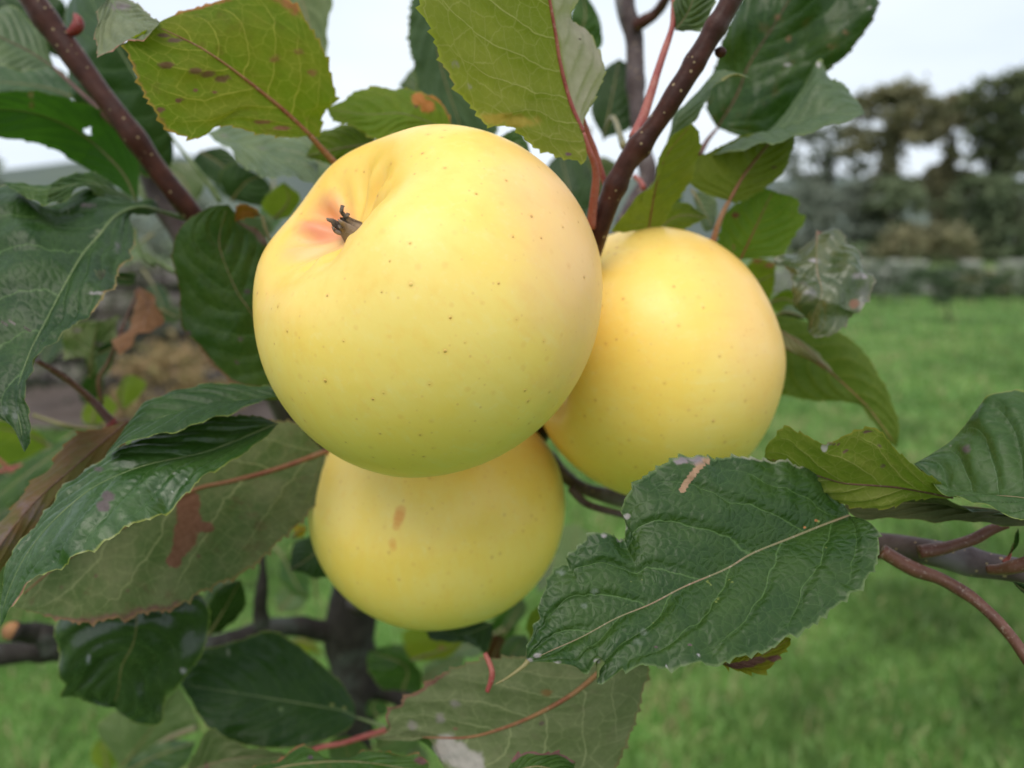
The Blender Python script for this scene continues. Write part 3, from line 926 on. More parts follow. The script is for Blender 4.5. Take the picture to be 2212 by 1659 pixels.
# leaf looks
TOPDK = dict(top=(.012, .042, .012), top2=(.027, .070, .024), tfac=.10)  # darkened blade colour: shade among the leaves is painted in
TOPMD = dict(top=(.028, .085, .022), top2=(.050, .120, .032), rough=.45)
TOPGR = dict(top=(.060, .115, .062), top2=(.090, .155, .085), vein=(.14, .20, .11), rough=.5, spec=.5, vs=.35)
TOPBL = dict(top=(.085, .15, .105), top2=(.13, .20, .14), vein=(.16, .22, .14), rough=.5, spec=.5, vs=.25)
YGR = dict(top=(.10, .17, .022), top2=(.14, .20, .03), under=(.12, .19, .025), under2=(.17, .22, .035), uvein=(.30, .30, .06), vein=(.22, .24, .05), trans=(.30, .46, .02), tfac=.42, urough=.5)
UOL = dict(under=(.105, .175, .014), under2=(.185, .205, .028), uvein=(.42, .40, .07), trans=(.36, .46, .015), tfac=.48, vs=1.0, N=6.0, cell=4.0, edge=(.38, .20, .05))
UGR = dict(under=(.125, .155, .075), under2=(.185, .195, .125), uvein=(.22, .24, .10), trans=(.12, .20, .03), tfac=.2, vs=.6, N=6.0, cell=4.5)
BRN, GREYW, DRED, BLK, PUR = (.17, .065, .025), (.42, .38, .37), (.16, .03, .025), (.03, .02, .015), (.14, .10, .115)
ORG = (.36, .14, .02)

# ---- upper left
leaf('A2010,880 1820,700 1520,460 1300,310 1100,210 1000,165',
     'A2010,880 1900,884 1800,880 1650,860 1500,815 1400,820 1340,870 1250,895 1110,850 1040,780 980,660 920,550 870,430 820,285 900,225 1000,165',
     'A2010,880 2070,880 2090,740 2170,640 2140,480 2090,330 2010,200 1930,60 1850,-20 1650,-70 1440,0 1200,70 1030,140 1000,165',
     (.195, .185, .175, .170), -9, 8, 'under', dict(UOL, mott=(.12, .035, .02), mamt=.55, mz=1), pet='A2090,970 2200,1090 2260,1160', pd=(.20, .205), pw=(15, 17), mid=M_redor, mw=(15, 3),
     stains_glints=(('A1080,420 1270,460 1350,480 1440,510', 26, 12, (.11, .045, .01), 1.0), ('A1040,710 1160,650', 14, 10, (.13, .04, .02), 1.0), ('A1700,790 1830,830', 34, 8, (.17, .06, .02), .9),
             ('A1130,260 1060,230', 26, 8, (.10, .045, .03), .9), ('A1780,380 2030,470 1940,330', 20, 16, (.22, .10, .02), .75), ('A1260,590 1390,600 1350,470', 10, 7, (.15, .05, .02), 1.0)),
     estains=((1, .42, .98, .80, (.30, .10, .02), .75), (-1, .45, .9, .90, (.20, .10, .02), .6)), bulge=.03, tooth=.75, label='big olive green leaf seen from below with an orange midrib')
leaf('A700,-60 770,80 890,140 1030,155', 'A700,-60 690,0 640,100 650,180 630,260 635,360 720,330 820,280 960,200 1030,155', 'A700,-60 800,-40 865,-5 890,20 960,90 1030,140 1030,155',
     (.185, .18, .172, .168), -6, 5, 'top', dict(TOPBL, top=(.12, .165, .125), top2=(.16, .20, .16), edge=(.35, .13, .08)), mid=M_green, mw=(4, 1), estains=((-1, .55, .95, .93, (.30, .06, .04), .8),),
     stains_glints=(('A780,40', 40, 18, PUR, .7),), label='pale grey green leaf tip lying over the big olive leaf')
leaf('A1900,-150 2000,150 2070,560', 'A1900,-150 1800,0 1850,300 2070,560', 'A1900,-150 2120,-100 2150,50 2110,250 2105,400 2070,560', (.28, .275, .27), 4, -3, 'under', dict(UGR, under=(.14, .18, .10), under2=(.18, .21, .13)), tooth=.2)
leaf('A1120,900 850,450 640,100 560,-100', 'A1120,900 1100,1080 900,1130 700,800 480,640 430,300 410,130 440,0 560,-100', 'A1120,900 1000,680 860,400 790,200 720,0 560,-100',
     (.275, .265, .26, .27), 12, 2, 'top', dict(TOPDK, top=(.020, .062, .026)), pet='A1200,1000 1320,1150 1430,1310', pd=(.275, .28), pw=(12, 12), mid=M_green, mw=(7, 2), tooth=.3)
leaf('A890,1310 780,1100 500,850 150,720 -300,720', 'A890,1310 750,1200 590,1110 400,1000 200,920 0,885 -300,750', 'A890,1310 900,1100 850,950 700,760 470,640 200,590 0,610 -300,700',
     (.25, .245, .23, .22), 4, -6, 'under', dict(under=(.030, .085, .018), under2=(.045, .11, .025), uvein=(.07, .13, .03), trans=(.09, .26, .015), tfac=.32, urough=.5, vs=.4, edge=(.16, .14, .03)),
     stains_glints=(('A205,680 200,610', 10, 16, (.30, .24, .08), .9),), holes=(('A570,848', 8, 8),), bulge=.08, tooth=.3, label='broad dark green leaf with a small hole against the sky')
leaf('A350,440 180,330 0,240 -150,150', 'A350,440 200,455 0,430 -150,350', 'A350,440 300,250 150,100 40,40 -150,150', (.245, .24, .235), -6, 8, 'top', TOPGR, pet='A480,560 620,690 745,815', pd=(.238, .236), pw=(12, 14), mid=M_brown, mw=(8, 3), tooth=.3)
leaf('A500,640 250,560 -200,520', 'A500,640 200,665 -200,640', 'A500,640 400,470 100,380 -200,420', (.30, .29, .28), -3, 6, 'top', dict(TOPGR, top=(.035, .095, .055), top2=(.05, .12, .07)), tooth=.2)
leaf('A420,380 200,100 60,-120', 'A420,380 220,300 -60,100 60,-120', 'A420,380 420,200 400,0 60,-120', (.31, .30, .30), 2, 4, 'top', TOPDK, tooth=.2)
leaf('A890,1310 600,1190 300,1230 20,1190', 'A890,1310 700,1290 510,1210 450,1270 350,1305 270,1305 120,1250 20,1190', 'A890,1310 760,1215 600,1105 400,1170 240,1205 20,1185',
     (.235, .215, .195, .19), -5, 6, 'top', dict(TOPMD, top2=(.075, .145, .06)), mid=M_green, mw=(5, 2), label='wavy edged leaf curling up in front of the hill')
leaf('A1050,1370 900,1340 750,1400 640,1530 D530,0 420,190 310,400 190,640 110,900 140,1130 160,1270',
     'A1050,1370 980,1290 880,1310 740,1260 560,1240 430,1290 300,1320 150,1290 0,1210 -250,1300 -420,1660 D-300,600 -180,850 0,1050 70,1090 120,1160 160,1270',
     'A1050,1370 960,1392 860,1378 850,1450 872,1560 840,1640 D850,30 760,80 740,180 690,240 600,330 470,430 380,500 270,630 210,760 175,850 180,980 210,1080 215,1180 160,1270',
     (.235, .205, .185, .175, .165, .160), (6, 10, 4), (-2, -6, -3), 'top', dict(TOPDK, top=(.015, .050, .020), top2=(.032, .080, .034), edge=(.17, .17, .05), rough=.38), pet='A1150,1400 1250,1425', pd=(.24, .245), pw=(13, 15), mid=M_green, mw=(9, 3),
     stains_glints=(('A570,1330', 34, 10, PUR, .7), ('A600,1530 640,1500', 14, 10, (.14, .17, .09), .7), ('D30,1000 100,1020', 16, 30, (.16, .18, .16), .6), ('D620,240', 26, 6, (.30, .28, .28), .9), ('A760,1600', 16, 26, (.13, .13, .13), .6)),  # purple patch is a sheen painted into the blade colour
     estains=((1, .1, .55, .955, (.30, .13, .06), .8),), holes=(('D655,118', 13, 11), ('D180,480', 3, 3), ('D50,435', 9, 5)), bulge=.07, wave=.9, pucker=.7, n=150, label='large dark leaf with chewed holes and a down curled tip')
leaf('D1800,650 1630,370 1530,220 1440,0 A1420,1560 1440,1440 1480,1325', 'D1800,650 1760,835 1530,825 1450,770 1370,690 1280,570 1180,450 1160,200 1115,0 A1120,1640 1140,1540 1200,1440 1370,1340 1480,1325',
     'D1800,650 1850,300 1750,50 A1740,1600 1680,1500 1560,1440 1520,1380 1480,1325', (.235, .225, .22, .215), -3, 6, 'top', dict(TOPDK, top=(.024, .070, .018), top2=(.050, .105, .030), edge=(.12, .06, .03), mott=(.035, .02, .02), mamt=.25),
     mid=M_pale, mw=(5, 2), estains=((1, .62, .98, .72, (.085, .045, .03), 1.0), (-1, .15, .45, .93, (.22, .10, .05), .8)), stains_glints=(('D1560,540 1600,230 1540,690 1220,500', 13, 8, (.05, .03, .03), .9),), tooth=.3, label='dark leaf beside the largest apple with a browned edge')
leaf('A1525,1430 1580,1370 1695,1395', 'A1525,1430 1530,1350 1575,1325 1640,1345 1695,1395', 'A1525,1430 1620,1410 1695,1395', (.213, .21, .208), 0, 0, 'top', dict(top=(.20, .14, .02), top2=(.33, .12, .02), trans=(.4, .2, .02), tfac=.4, edge=(.35, .08, .02), vs=.2), name='leaf_tip', mid=M_redor, mw=(2, 1), tooth=.4)
leaf('A1340,860 1600,950 1850,1060 2050,1200', 'A1340,860 1420,920 1490,970 1560,1050 1640,1090 1700,1130 1850,1150 1950,1170 2050,1200', 'A1340,860 1500,800 1750,830 1960,930 2060,1060 2050,1200',
     (.245, .235, .225, .22), -10, 10, 'top', dict(TOPBL, rough=.45), mid=M_green, mw=(5, 2), stains_glints=(('A1700,960 1450,880', 30, 9, PUR, .55),), tooth=.7, label='pale blue green leaf below the big olive leaf')
leaf('A1800,900 2000,1000 2180,1150', 'A1800,900 1950,1080 2080,1170 2180,1150', 'A1800,900 2000,880 2150,960 2180,1150', (.26, .255, .25), -5, 6, 'top', TOPBL, tooth=.3)
leaf('B240,930 0,960 A1980,1015', 'B240,930 100,1080 0,1080 A1980,1015', 'B240,930 150,830 0,820 A2080,870 1980,1015', (.215, .22, .225), 0, 4, 'under', dict(YGR, under=(.075, .11, .014), under2=(.10, .135, .02), tfac=.3), tooth=.2)
leaf('B700,850 420,740 180,740 -90,710', 'B700,850 600,840 400,860 250,908 100,830 0,800 -60,760 -90,710', 'B700,850 712,820 690,750 640,660 560,630 450,580 330,560 200,565 100,590 0,650 -90,700',
     (.215, .21, .21, .215), -2, 4, 'under', dict(YGR, edge=(.34, .24, .03)), mid=M_olive, mw=(4, 1), stains_glints=(('B500,640 560,690', 22, 20, (.40, .13, .012), 1.1), ('B485,690', 6, 6, (.12, .04, .01), 1.0)),
     estains=((1, .0, .36, .86, (.42, .13, .02), 1.0),), bulge=.08, label='bright yellow green leaf with an orange scorched edge behind the largest apple')
leaf('B600,-100 640,400 800,900', 'B600,-100 470,-20 440,250 470,400 520,600 700,800 800,900', 'B600,-100 900,300 1010,840 800,900', (.26, .265, .27), -3, 3, 'under', dict(UGR, under=(.055, .095, .055), under2=(.075, .12, .07), uvein=(.10, .15, .09), tfac=.15), tooth=.8)
leaf('B620,760 480,560 400,520', 'B620,760 460,640 380,560 400,520', 'B620,760 560,520 470,445 400,520', (.34, .33, .33), 0, 0, 'top', TOPGR, tooth=.2)
leaf('B950,1000 1120,930 1240,1040', 'B950,1000 1000,900 1080,880 1140,865 1200,950 1240,1040', 'B950,1000 1100,1040 1240,1040', (.225, .22, .218), 2, -2, 'top', dict(TOPMD, edge=(.25, .2, .04)), tooth=.4)
# ---- top centre
leaf('B1565,860 1480,650 1420,420 1390,230 1350,0 1320,-180 1300,-400',
     'B1565,860 1590,1022 1480,1030 1370,1000 1250,950 1180,880 1120,830 1010,812 935,812 880,720 820,660 740,560 690,460 640,380 625,310 580,190 520,80 510,0 560,-200 900,-350 1300,-400',
     'B1565,860 1590,740 1640,620 1680,500 1685,400 1660,290 1590,200 1500,140 1480,80 1530,0 1540,-150 1300,-400',
     (.172, .168, .163, .158, .156), (-4, -7, -5), (10, 12, 8), 'under', dict(UOL, under=(.155, .185, .045), under2=(.21, .225, .060), uvein=(.38, .37, .14), half=(1, (.42, .36, .34), .95), edge=(.28, .30, .05), N=6.5, mott=(.16, .11, .05), mamt=.18),  # right half paler: its different lighting is put into the tint
     pet='B1600,960 1640,1060 1650,1170 1630,1350 1618,1475', pd=(.174, .178, .182, .186), pw=(14, 22), mid=M_red, mw=(14, 8),
     stains_glints=(('B1190,45', 6, 7, (.07, .015, .01), 1.2), ('B1545,260', 3, 8, (.05, .04, .02), 1.2), ('B820,560 740,420', 26, 20, (.27, .25, .20), .55), ('B1470,1000', 12, 5, (.12, .05, .07), 1.0), ('B1000,770 1150,790', 70, 22, (.34, .25, .02), .9)),
     estains=((-1, .38, .55, .97, (.20, .03, .03), .8),), bulge=.06, tooth=.7, pucker=.5, n=150, label='big yellow olive leaf seen from below with a red midrib above the apples')
leaf('B1500,330 1580,120 1560,-80', 'B1500,330 1490,180 1500,60 1560,-80', 'B1500,330 1670,320 1690,200 1640,50 1560,-80', (.285, .28, .28), 3, -3, 'top', dict(TOPMD, edge=(.15, .2, .12)), tooth=.2)
leaf('B1700,900 1760,600 1800,380', 'B1700,900 1620,700 1700,450 1800,380', 'B1700,900 1880,800 1880,450 1800,380', (.31, .31, .31), 3, -3, 'top', dict(TOPDK, top=(.016, .045, .020)), pet='B1760,760 1830,950', pd=(.25, .21), pw=(13, 15), mid=M_olive, tooth=.2)
leaf('B1560,1500 1480,1250 1420,980', 'B1560,1500 1380,1350 1330,1100 1420,980', 'B1560,1500 1640,1200 1560,1000 1420,980', (.33, .33, .34), 0, 0, 'top', dict(TOPDK, top=(.018, .045, .025)), tooth=.2)
leaf('B1800,1300 1700,1150 1560,1050', 'B1800,1300 1640,1260 1560,1150 1560,1050', 'B1800,1300 1800,1100 1700,1020 1560,1050', (.34, .34, .34), 0, 0, 'under', dict(UGR, under=(.08, .12, .05)), tooth=.2)
px_tube('petiole', 'B1545,700 1580,810 1610,890 1650,990 1680,1090 1710,1200', (.180, .184, .188), (9, 11, 12, 13), M_red, n=24, seed=30)
px_tube('side_shoot', 'B2158,-40 2152,90 2140,190 2060,430 1960,750 1895,900', (.192, .192, .190, .188), (12, 13, 17, 20, 25), M_red, label='thin purple red stalk beside the thick shoot', n=40, seed=31)
leaf('B2165,195 C30,90 110,-110', 'B2165,195 2158,0 C20,-120 110,-110', 'B2165,195 C-10,203 60,205 130,195 190,60 230,-80 110,-110', (.192, .188, .185), 2, -3, 'top', dict(TOPGR, top=(.07, .12, .075)), mid=M_pale, mw=(5, 2), tooth=.3, pucker=.7)
px_tube('petiole', 'B1900,1140 1940,1180 1960,1220', (.24, .235), (10, 12), M_red, n=14, seed=32)
# ---- upper right
leaf('C225,830 350,620 430,420 600,150 760,-120', 'C225,830 165,720 160,620 220,420 300,200 400,0 600,-150 760,-120', 'C225,830 400,890 600,870 660,780 800,600 930,460 1050,370 1130,260 1180,180 1230,70 1240,0 1100,-150 760,-120',
     (.25, .245, .24, .235), 3, -4, 'top', dict(TOPDK, top=(.016, .052, .014), top2=(.035, .080, .018), mott=(.085, .055, .015), mamt=.6, rough=.36, edge=(.08, .06, .03)), pet='C160,910 110,1000', pd=(.245, .24), pw=(11, 14), mid=M_brown, mw=(7, 2),
     stains_glints=(('C960,300 1060,210 690,250 620,110', 12, 12, (.17, .08, .02), .8), ('C680,420 1200,50', 12, 5, (.35, .33, .33), 1.0)), wave=2.4, pucker=.4, tooth=.5, label='large crinkled dark leaf against the sky')
leaf('C330,940 480,890 640,830 900,755 1180,735', 'C330,940 480,880 600,820 660,740 760,590 880,400 960,490 1030,530 1080,590 1120,650 1180,735', 'C330,940 150,1002 280,972 420,948 630,920 730,870 830,840 930,810 1060,788 1180,735',
     (.222, .215, .208, .205), 12, -12, 'top', dict(TOPGR, top=(.050, .105, .060), top2=(.075, .135, .075), N=8), mid=M_green, mw=(4, 2), stains_glints=(('C900,715', 12, 4, (.40, .36, .36), 1.0), ('C880,420', 8, 10, (.40, .37, .35), .9)), tooth=.9, label='grey green leaf folded along its midrib with a toothed edge against the sky')
leaf('C300,1300 400,1130 550,940 640,840', 'C300,1300 160,1262 65,1205 40,1160 100,1020 150,1000 400,880 640,840', 'C300,1300 340,1312 430,1280 560,1200 650,1100 690,1010 730,870 640,840',
     (.212, .212, .215, .218), -4, 3, 'under', dict(YGR, under=(.12, .155, .022), under2=(.15, .18, .03), trans=(.22, .30, .02)), pet='C240,1430 180,1620', pd=(.212, .214), pw=(13, 15), mid=M_redor, mw=(12, 4), stains_glints=(('C590,1085', 12, 5, (.12, .06, .02), .8),), tooth=.4, label='yellow green leaf with a red midrib above the apple at the back')
leaf('C375,1680 470,1480 560,1290 590,1235', 'C375,1680 225,1670 245,1500 280,1380 400,1290 500,1225 590,1235', 'C375,1680 640,1650 690,1570 740,1500 782,1450 780,1400 740,1372 752,1320 700,1272 640,1262 590,1235',
     (.225, .222, .22, .218), 3, -3, 'under', dict(YGR, under=(.085, .155, .020), under2=(.12, .18, .03), trans=(.20, .36, .02)), mid=M_redor, mw=(6, 2), stains_glints=(('C345,1395', 12, 8, (.16, .03, .01), 1.1), ('C330,1600', 6, 14, (.2, .1, .02), .8)), tooth=.5, label='bright green leaf with an orange midrib behind the apple at the back')
leaf('B1990,1490 2040,1200 2110,1000 C60,800', 'B1990,1490 1760,1492 1780,1440 1900,1300 2000,1220 2040,1120 2080,1000 2160,900 C30,820 60,800', 'B1990,1490 2060,1480 2140,1370 C0,1260 50,1160 100,1000 105,870 60,800',
     (.208, .202, .198, .195), -3, 4, 'under', dict(YGR, under=(.14, .175, .022), under2=(.18, .20, .035), trans=(.28, .36, .02)), mid=M_redor, mw=(6, 3), tooth=.4, label='narrow yellow green leaf behind the thick shoot')
leaf('B2040,1510 2180,1400 C160,1410', 'B2040,1510 2100,1370 C0,1325 80,1345 160,1410', 'B2040,1510 2180,1500 C40,1470 160,1410', (.225, .22, .215), 2, -2, 'top', dict(YGR, top=(.13, .19, .05)), tooth=.3)
leaf('C60,1230 130,1350 200,1480', 'C60,1230 100,1400 150,1500 200,1480', 'C60,1230 190,1270 225,1370 200,1480', (.25, .245, .24), 0, 0, 'top', TOPBL, tooth=.2)
leaf('B2090,980 C-20,760 120,620 260,500 430,500', 'B2090,980 2150,800 C0,690 130,545 180,500 240,450 330,458 430,495', 'B2090,980 C0,850 90,740 170,640 200,580 300,502 430,505',
     (.212, .205, .20, .198), 7, -5, 'top', dict(TOPGR, top=(.055, .115, .055), top2=(.08, .14, .07), edge=(.30, .26, .05)), mid=M_green, mw=(5, 2), estains=((1, .7, 1, .5, (.35, .28, .05), .7),), tooth=.4, label='slim grey green leaf with a yellow tip pointing at the crinkled leaf')
leaf('C870,1495 F870,80 900,240 850,380 820,490', 'C870,1495 700,1600 F590,10 680,80 720,170 740,260 790,350 830,410 820,490', 'C870,1495 1000,1530 F1060,0 1200,150 1205,250 1150,350 1060,440 980,495 880,515 820,490',
     (.215, .205, .20, .205), (8, 5), (6, -4), 'top', dict(TOPGR, top=(.050, .085, .050), top2=(.12, .145, .12), rough=.36, spec=.6, mott=(.16, .14, .16), mamt=.5, edge=(.16, .12, .08)), mid=M_pale, mw=(5, 3),  # grey purple sheen is put into the blade colours and marks
     stains_glints=(('C880,1500', 9, 7, (.22, .04, .03), 1.1), ('F1110,310', 16, 14, (.20, .07, .02), 1.0), ('F850,30 820,240', 26, 10, (.34, .31, .33), .7), ('F1150,130', 26, 14, (.30, .25, .28), .7)), wave=2.2, pucker=.35, ripple=1.2, label='curled silvery dark leaf beside the apple at the back')
leaf('F560,520 660,590 850,680 1000,790 1110,890 1200,980 1300,1110 1390,1240', 'F560,520 600,390 830,430 980,490 1080,540 1190,640 1260,760 1320,860 1360,960 1400,1100 1390,1240', 'F560,520 620,880 700,910 850,930 1000,940 1170,970 1240,1080 1320,1190 1390,1240',
     (.245, .235, .225, .22), (8, -4), (4, -2), 'under', dict(YGR, under=(.085, .135, .022), under2=(.11, .155, .03), trans=(.16, .27, .02), tfac=.35), mid=M_redor, mw=(7, 2), estains=((1, .0, .25, .6, (.20, .09, .02), .7),), bulge=.09, tooth=.3, label='arched green leaf hanging over the lawn beside the apple at the back')
leaf('F630,480 780,580 900,690 1025,805', 'F630,480 660,590 850,680 990,785 1025,805', 'F630,480 760,540 860,615 960,725 1025,805', (.232, .226, .222, .219), 1, 2, 'top', dict(TOPBL, top=(.28, .31, .26), top2=(.33, .34, .30), edge=(.3, .12, .08), vs=.1), name='leaf_fold', mid=M_redor, mw=(3, 2), tooth=.1)
leaf('F590,390 680,365 830,410', 'F590,390 700,402 830,410', 'F590,390 660,330 740,348 830,410', (.255, .25, .248), 0, 5, 'top', TOPBL, tooth=.1)
leaf('F380,100 480,160 600,110', 'F380,100 440,160 550,280 590,200 600,110', 'F380,100 480,20 600,60 600,110', (.262, .258, .255), 0, 0, 'under', dict(YGR, under=(.14, .15, .015)), stains_glints=(('F480,30 560,60', 20, 8, (.22, .07, .01), .9),), tooth=.3)
leaf('F560,300 680,280 800,370', 'F560,300 620,370 800,370', 'F560,300 640,230 730,240 800,370', (.268, .265, .26), 0, 0, 'under', dict(YGR, under=(.08, .12, .02)), tooth=.3)
# ---- right front
leaf('F1750,1565 1400,1500 1070,1475 960,1450 750,1380 530,1300', 'F1750,1565 1500,1580 1200,1620 900,1580 700,1470 530,1300', 'F1750,1565 1640,1450 1550,1395 1450,1330 1380,1260 1310,1180 1260,1140 1180,1135 1100,1150 1000,1195 960,1215 890,1210 800,1170 730,1130 700,1100 650,1110 600,1170 550,1220 530,1300',
     (.158, .158, .160, .165), 2, (-8, -5), 'under', dict(YGR, under=(.115, .165, .025), under2=(.16, .185, .04), uvein=(.30, .29, .10), trans=(.20, .32, .02), tfac=.36, vs=.9, N=5, edge=(.30, .24, .05)), mid=M_brown, mw=(8, 3),
     stains_glints=(('F950,1200 920,1240', 9, 13, (.38, .35, .33), 1.3), ('F1200,1140 760,1130', 16, 5, (.07, .03, .02), 1.1), ('F1270,1235 1300,1360', 12, 7, (.10, .06, .03), .9), ('F1060,1265 980,1220', 30, 3, (.10, .05, .02), 1.1)), bulge=.10, tooth=.5, label='curled yellow green leaf with a torn brown edge behind the front leaf')
leaf('F2500,1640 2212,1570 2000,1552 1760,1532 1640,1450 1500,1345', 'F2500,1640 2212,1700 1950,1645 1750,1572 1650,1490 1570,1410 1500,1345', 'F2500,1640 2400,1000 2212,880 2130,875 1990,910 1900,1010 1800,1130 1720,1210 1600,1290 1500,1345',
     (.140, .145, .150, .156, .16), (-7, -4), (10, 8), 'top', dict(TOPMD, top=(.026, .074, .030), top2=(.050, .110, .050), N=6.5, vein=(.10, .16, .08), rough=.40), mid=M_pale, mw=(6, 2), stains_glints=(('F1840,1250', 18, 16, (.08, .055, .06), .8), ('F1760,1480 1740,1230', 8, 5, (.3, .3, .26), .7)),
     bulge=.08, pucker=.9, tooth=.2, label='broad green leaf with sunken side veins at the picture edge')
leaf('I2400,60 F2000,1640 1500,1600 1220,1620 1050,1590', 'I2400,60 2212,96 1900,76 1500,52 1150,42 F1060,1640 1050,1590', 'I2400,60 F2212,1690 1900,1640 1700,1560 1500,1500 1400,1470 1250,1425 1150,1465 1100,1500 1050,1590',
     (.160, .163, .168, .172), -3, -2, 'under', dict(UGR, under=(.055, .062, .030), under2=(.075, .080, .042), uvein=(.11, .11, .05), tfac=.15), mid=M_olive, mw=(4, 2), stains_glints=(('F1550,1500', 26, 12, (.16, .06, .03), 1.0),), tooth=.1, label='shaded dull olive leaf between the front leaf and the branch')  # underside colour darkened for the shadow the leaf hangs in
leaf('I1080,25 900,90 700,170 450,270 280,370 0,490 H2000,600 1780,690 1560,810 1380,890 1200,975',
     'I1080,25 1200,60 1250,120 1270,190 1262,280 1250,340 1210,400 1180,440 1140,510 1080,512 1040,570 950,630 850,720 740,790 680,802 640,830 560,890 470,900 330,940 230,1000 130,975 0,995 H2080,1000 1950,990 1840,1012 1740,1082 1665,1112 1660,1060 1690,960 1680,940 1640,965 1590,1030 1500,1000 1400,980 1280,970 1200,980',
     'I1080,25 F1072,1650 1040,1600 960,1500 880,1400 810,1360 740,1372 690,1340 640,1320 590,1337 520,1320 350,1300 260,1310 200,1320 150,1300 110,1286 60,1300 0,1292 X1440,1000 1385,1036 1354,1072 1345,1106 H1850,60 1846,120 1838,180 1792,172 1740,150 1640,150 1560,200 1500,260 1460,290 1470,340 1430,342 1380,380 1340,450 1310,530 1280,620 1290,690 1250,740 1240,800 1205,870 1200,975',
     (.160, .152, .145, .139, .134, .130), (-13, -11, -7), (11, 9, 5), 'top', dict(top=(.018, .058, .018), top2=(.036, .086, .028), vein=(.10, .175, .055), vs=.62, N=6.0, cell=1.9, rough=.42, spec=.32, edge=(.12, .17, .06), mott=(.12, .19, .04), mamt=.18, bump=1.5), mid=M_pale, mw=(9, 4),
     stains_glints=(('X1474,1058 1479,1048 1485,1040 1491,1033 1497,1025 1504,1016 1511,1008 1519,1000 1527,993', 7.5, 7.5, (.34, .19, .10), 2.0), ('X1500,990 1470,995', 26, 12, (.21, .17, .19), 1.0), ('H1800,180 1835,100 1700,152 1850,30', 11, 11, (.30, .27, .27), .85), ('H1270,930 1400,978 1660,965 1220,960', 14, 8, (.28, .26, .25), .85),
             ('H1640,520 1570,610 1420,390', 20, 15, (.12, .16, .11), .6), ('H1960,780 1920,840', 22, 16, (.11, .15, .10), .6), ('I300,440 320,455 230,560 215,580 160,450 180,470 880,60 930,230', 5, 4, (.19, .24, .03), .85), ('H1880,450 1950,440 1750,550 2090,690 2020,720 1850,600', 3.5, 3, (.20, .25, .05), .8), ('I865,55 790,100', 5, 4, (.40, .13, .02), 1.1),
             ('H2040,875 I45,860', 7, 4, (.06, .03, .03), 1.1), ('I100,930 H2110,1000', 6, 8, (.36, .34, .36), .9)),
     estains=((1, .02, .34, .95, (.40, .33, .32), .75),), bulge=.045, wave=.35, ripple=.5, pucker=.55, tooth=.55, n=220, m=42, label='large dark green front leaf with chewed grey edges and pale veins')
px_tube('leaf_tip', 'H1210,965 1180,1000 1120,1045 1060,1085 1000,1115', (.1295, .128, .126), (12, 9, 7, 6, 3), M_olive, n=20, seed=33, label='thin curled yellow tip of the front leaf')
leaf('I250,985 450,960 700,820', 'I250,985 340,1015 430,1032 510,1026 610,960 690,870 700,820', 'I250,985 400,880 600,800 700,820', (.156, .156, .157), 0, 0, 'under', dict(YGR, under=(.22, .17, .02), under2=(.22, .10, .02), mott=(.09, .02, .02), mamt=.8), name='leaf', mid=M_brown, mw=(3, 1), stains_glints=(('I420,985 350,995 600,950 480,960', 26, 10, (.13, .03, .025), 1.2),), tooth=.7, label='scorched yellow and brown leaf edge peeping out below the front leaf')
leaf('I2110,290 2150,200 2172,105', 'I2110,290 2130,190 2172,105', 'I2110,290 2172,200 2172,105', (.165, .164, .163), 0, 0, 'top', TOPMD, tooth=.1, mid=M_red, mw=(5, 2), n=40)
leaf('I2300,560 2200,500 2140,450', 'I2300,560 2212,540 2160,490 2140,450', 'I2300,560 2260,480 2140,450', (.16, .16, .16), 0, 0, 'top', TOPDK, tooth=.2, n=40)
# ---- left middle and lower left
leaf('D1850,930 1500,940 1150,1010 900,1120 690,1290', 'D1850,930 1820,912 1700,950 1500,1010 1300,1060 1150,1110 1000,1160 900,1190 780,1232 690,1290', 'D1850,930 1800,880 1760,838 1540,828 1350,838 1200,870 1050,930 950,970 870,1030 820,1090 760,1190 690,1290',
     (.185, .178, .172, .168), -9, 7, 'top', dict(TOPDK, top=(.018, .058, .022), top2=(.032, .085, .032), vs=.3, edge=(.20, .24, .04)), mid=M_green, mw=(4, 2), bulge=.12, tooth=.4, label='upper fold of a long dark leaf reaching out from behind the largest apple')
leaf('D1800,1085 1350,1265 950,1355 650,1475 450,1620 G280,130 140,330 40,560 0,745', 'D1800,1085 1740,1140 1600,1250 1450,1350 1300,1440 1150,1560 1020,1655 G900,70 720,170 620,245 490,310 400,355 300,385 210,420 140,490 80,580 40,650 0,745',
     'D1800,1085 1650,1040 1400,1050 1000,1150 690,1290 480,1440 330,1570 240,1655 G170,110 110,230 60,350 25,470 5,600 0,745',
     (.185, .175, .168, .162, .158, .155), (-8, -10, -3), (6, 8, 3), 'top', dict(TOPDK, top=(.022, .076, .024), top2=(.042, .110, .042), vein=(.12, .19, .08), edge=(.26, .27, .05), rough=.38, spec=.5), mid=M_green, mw=(6, 3),
     stains_glints=(('D670,1620 700,1560', 20, 18, (.055, .030, .032), 1.1), ('D640,1380', 22, 10, (.05, .04, .035), .8), ('D1140,1410', 20, 4, (.32, .36, .30), .9), ('D1210,1450 G790,40 D1120,1530', 6, 4, (.30, .36, .30), .9)), estains=((-1, .80, .99, .82, (.26, .11, .06), .9),), bulge=.05, wave=.8, pucker=.7, n=150, label='long glossy green leaf with a black stain and a drooping tip')
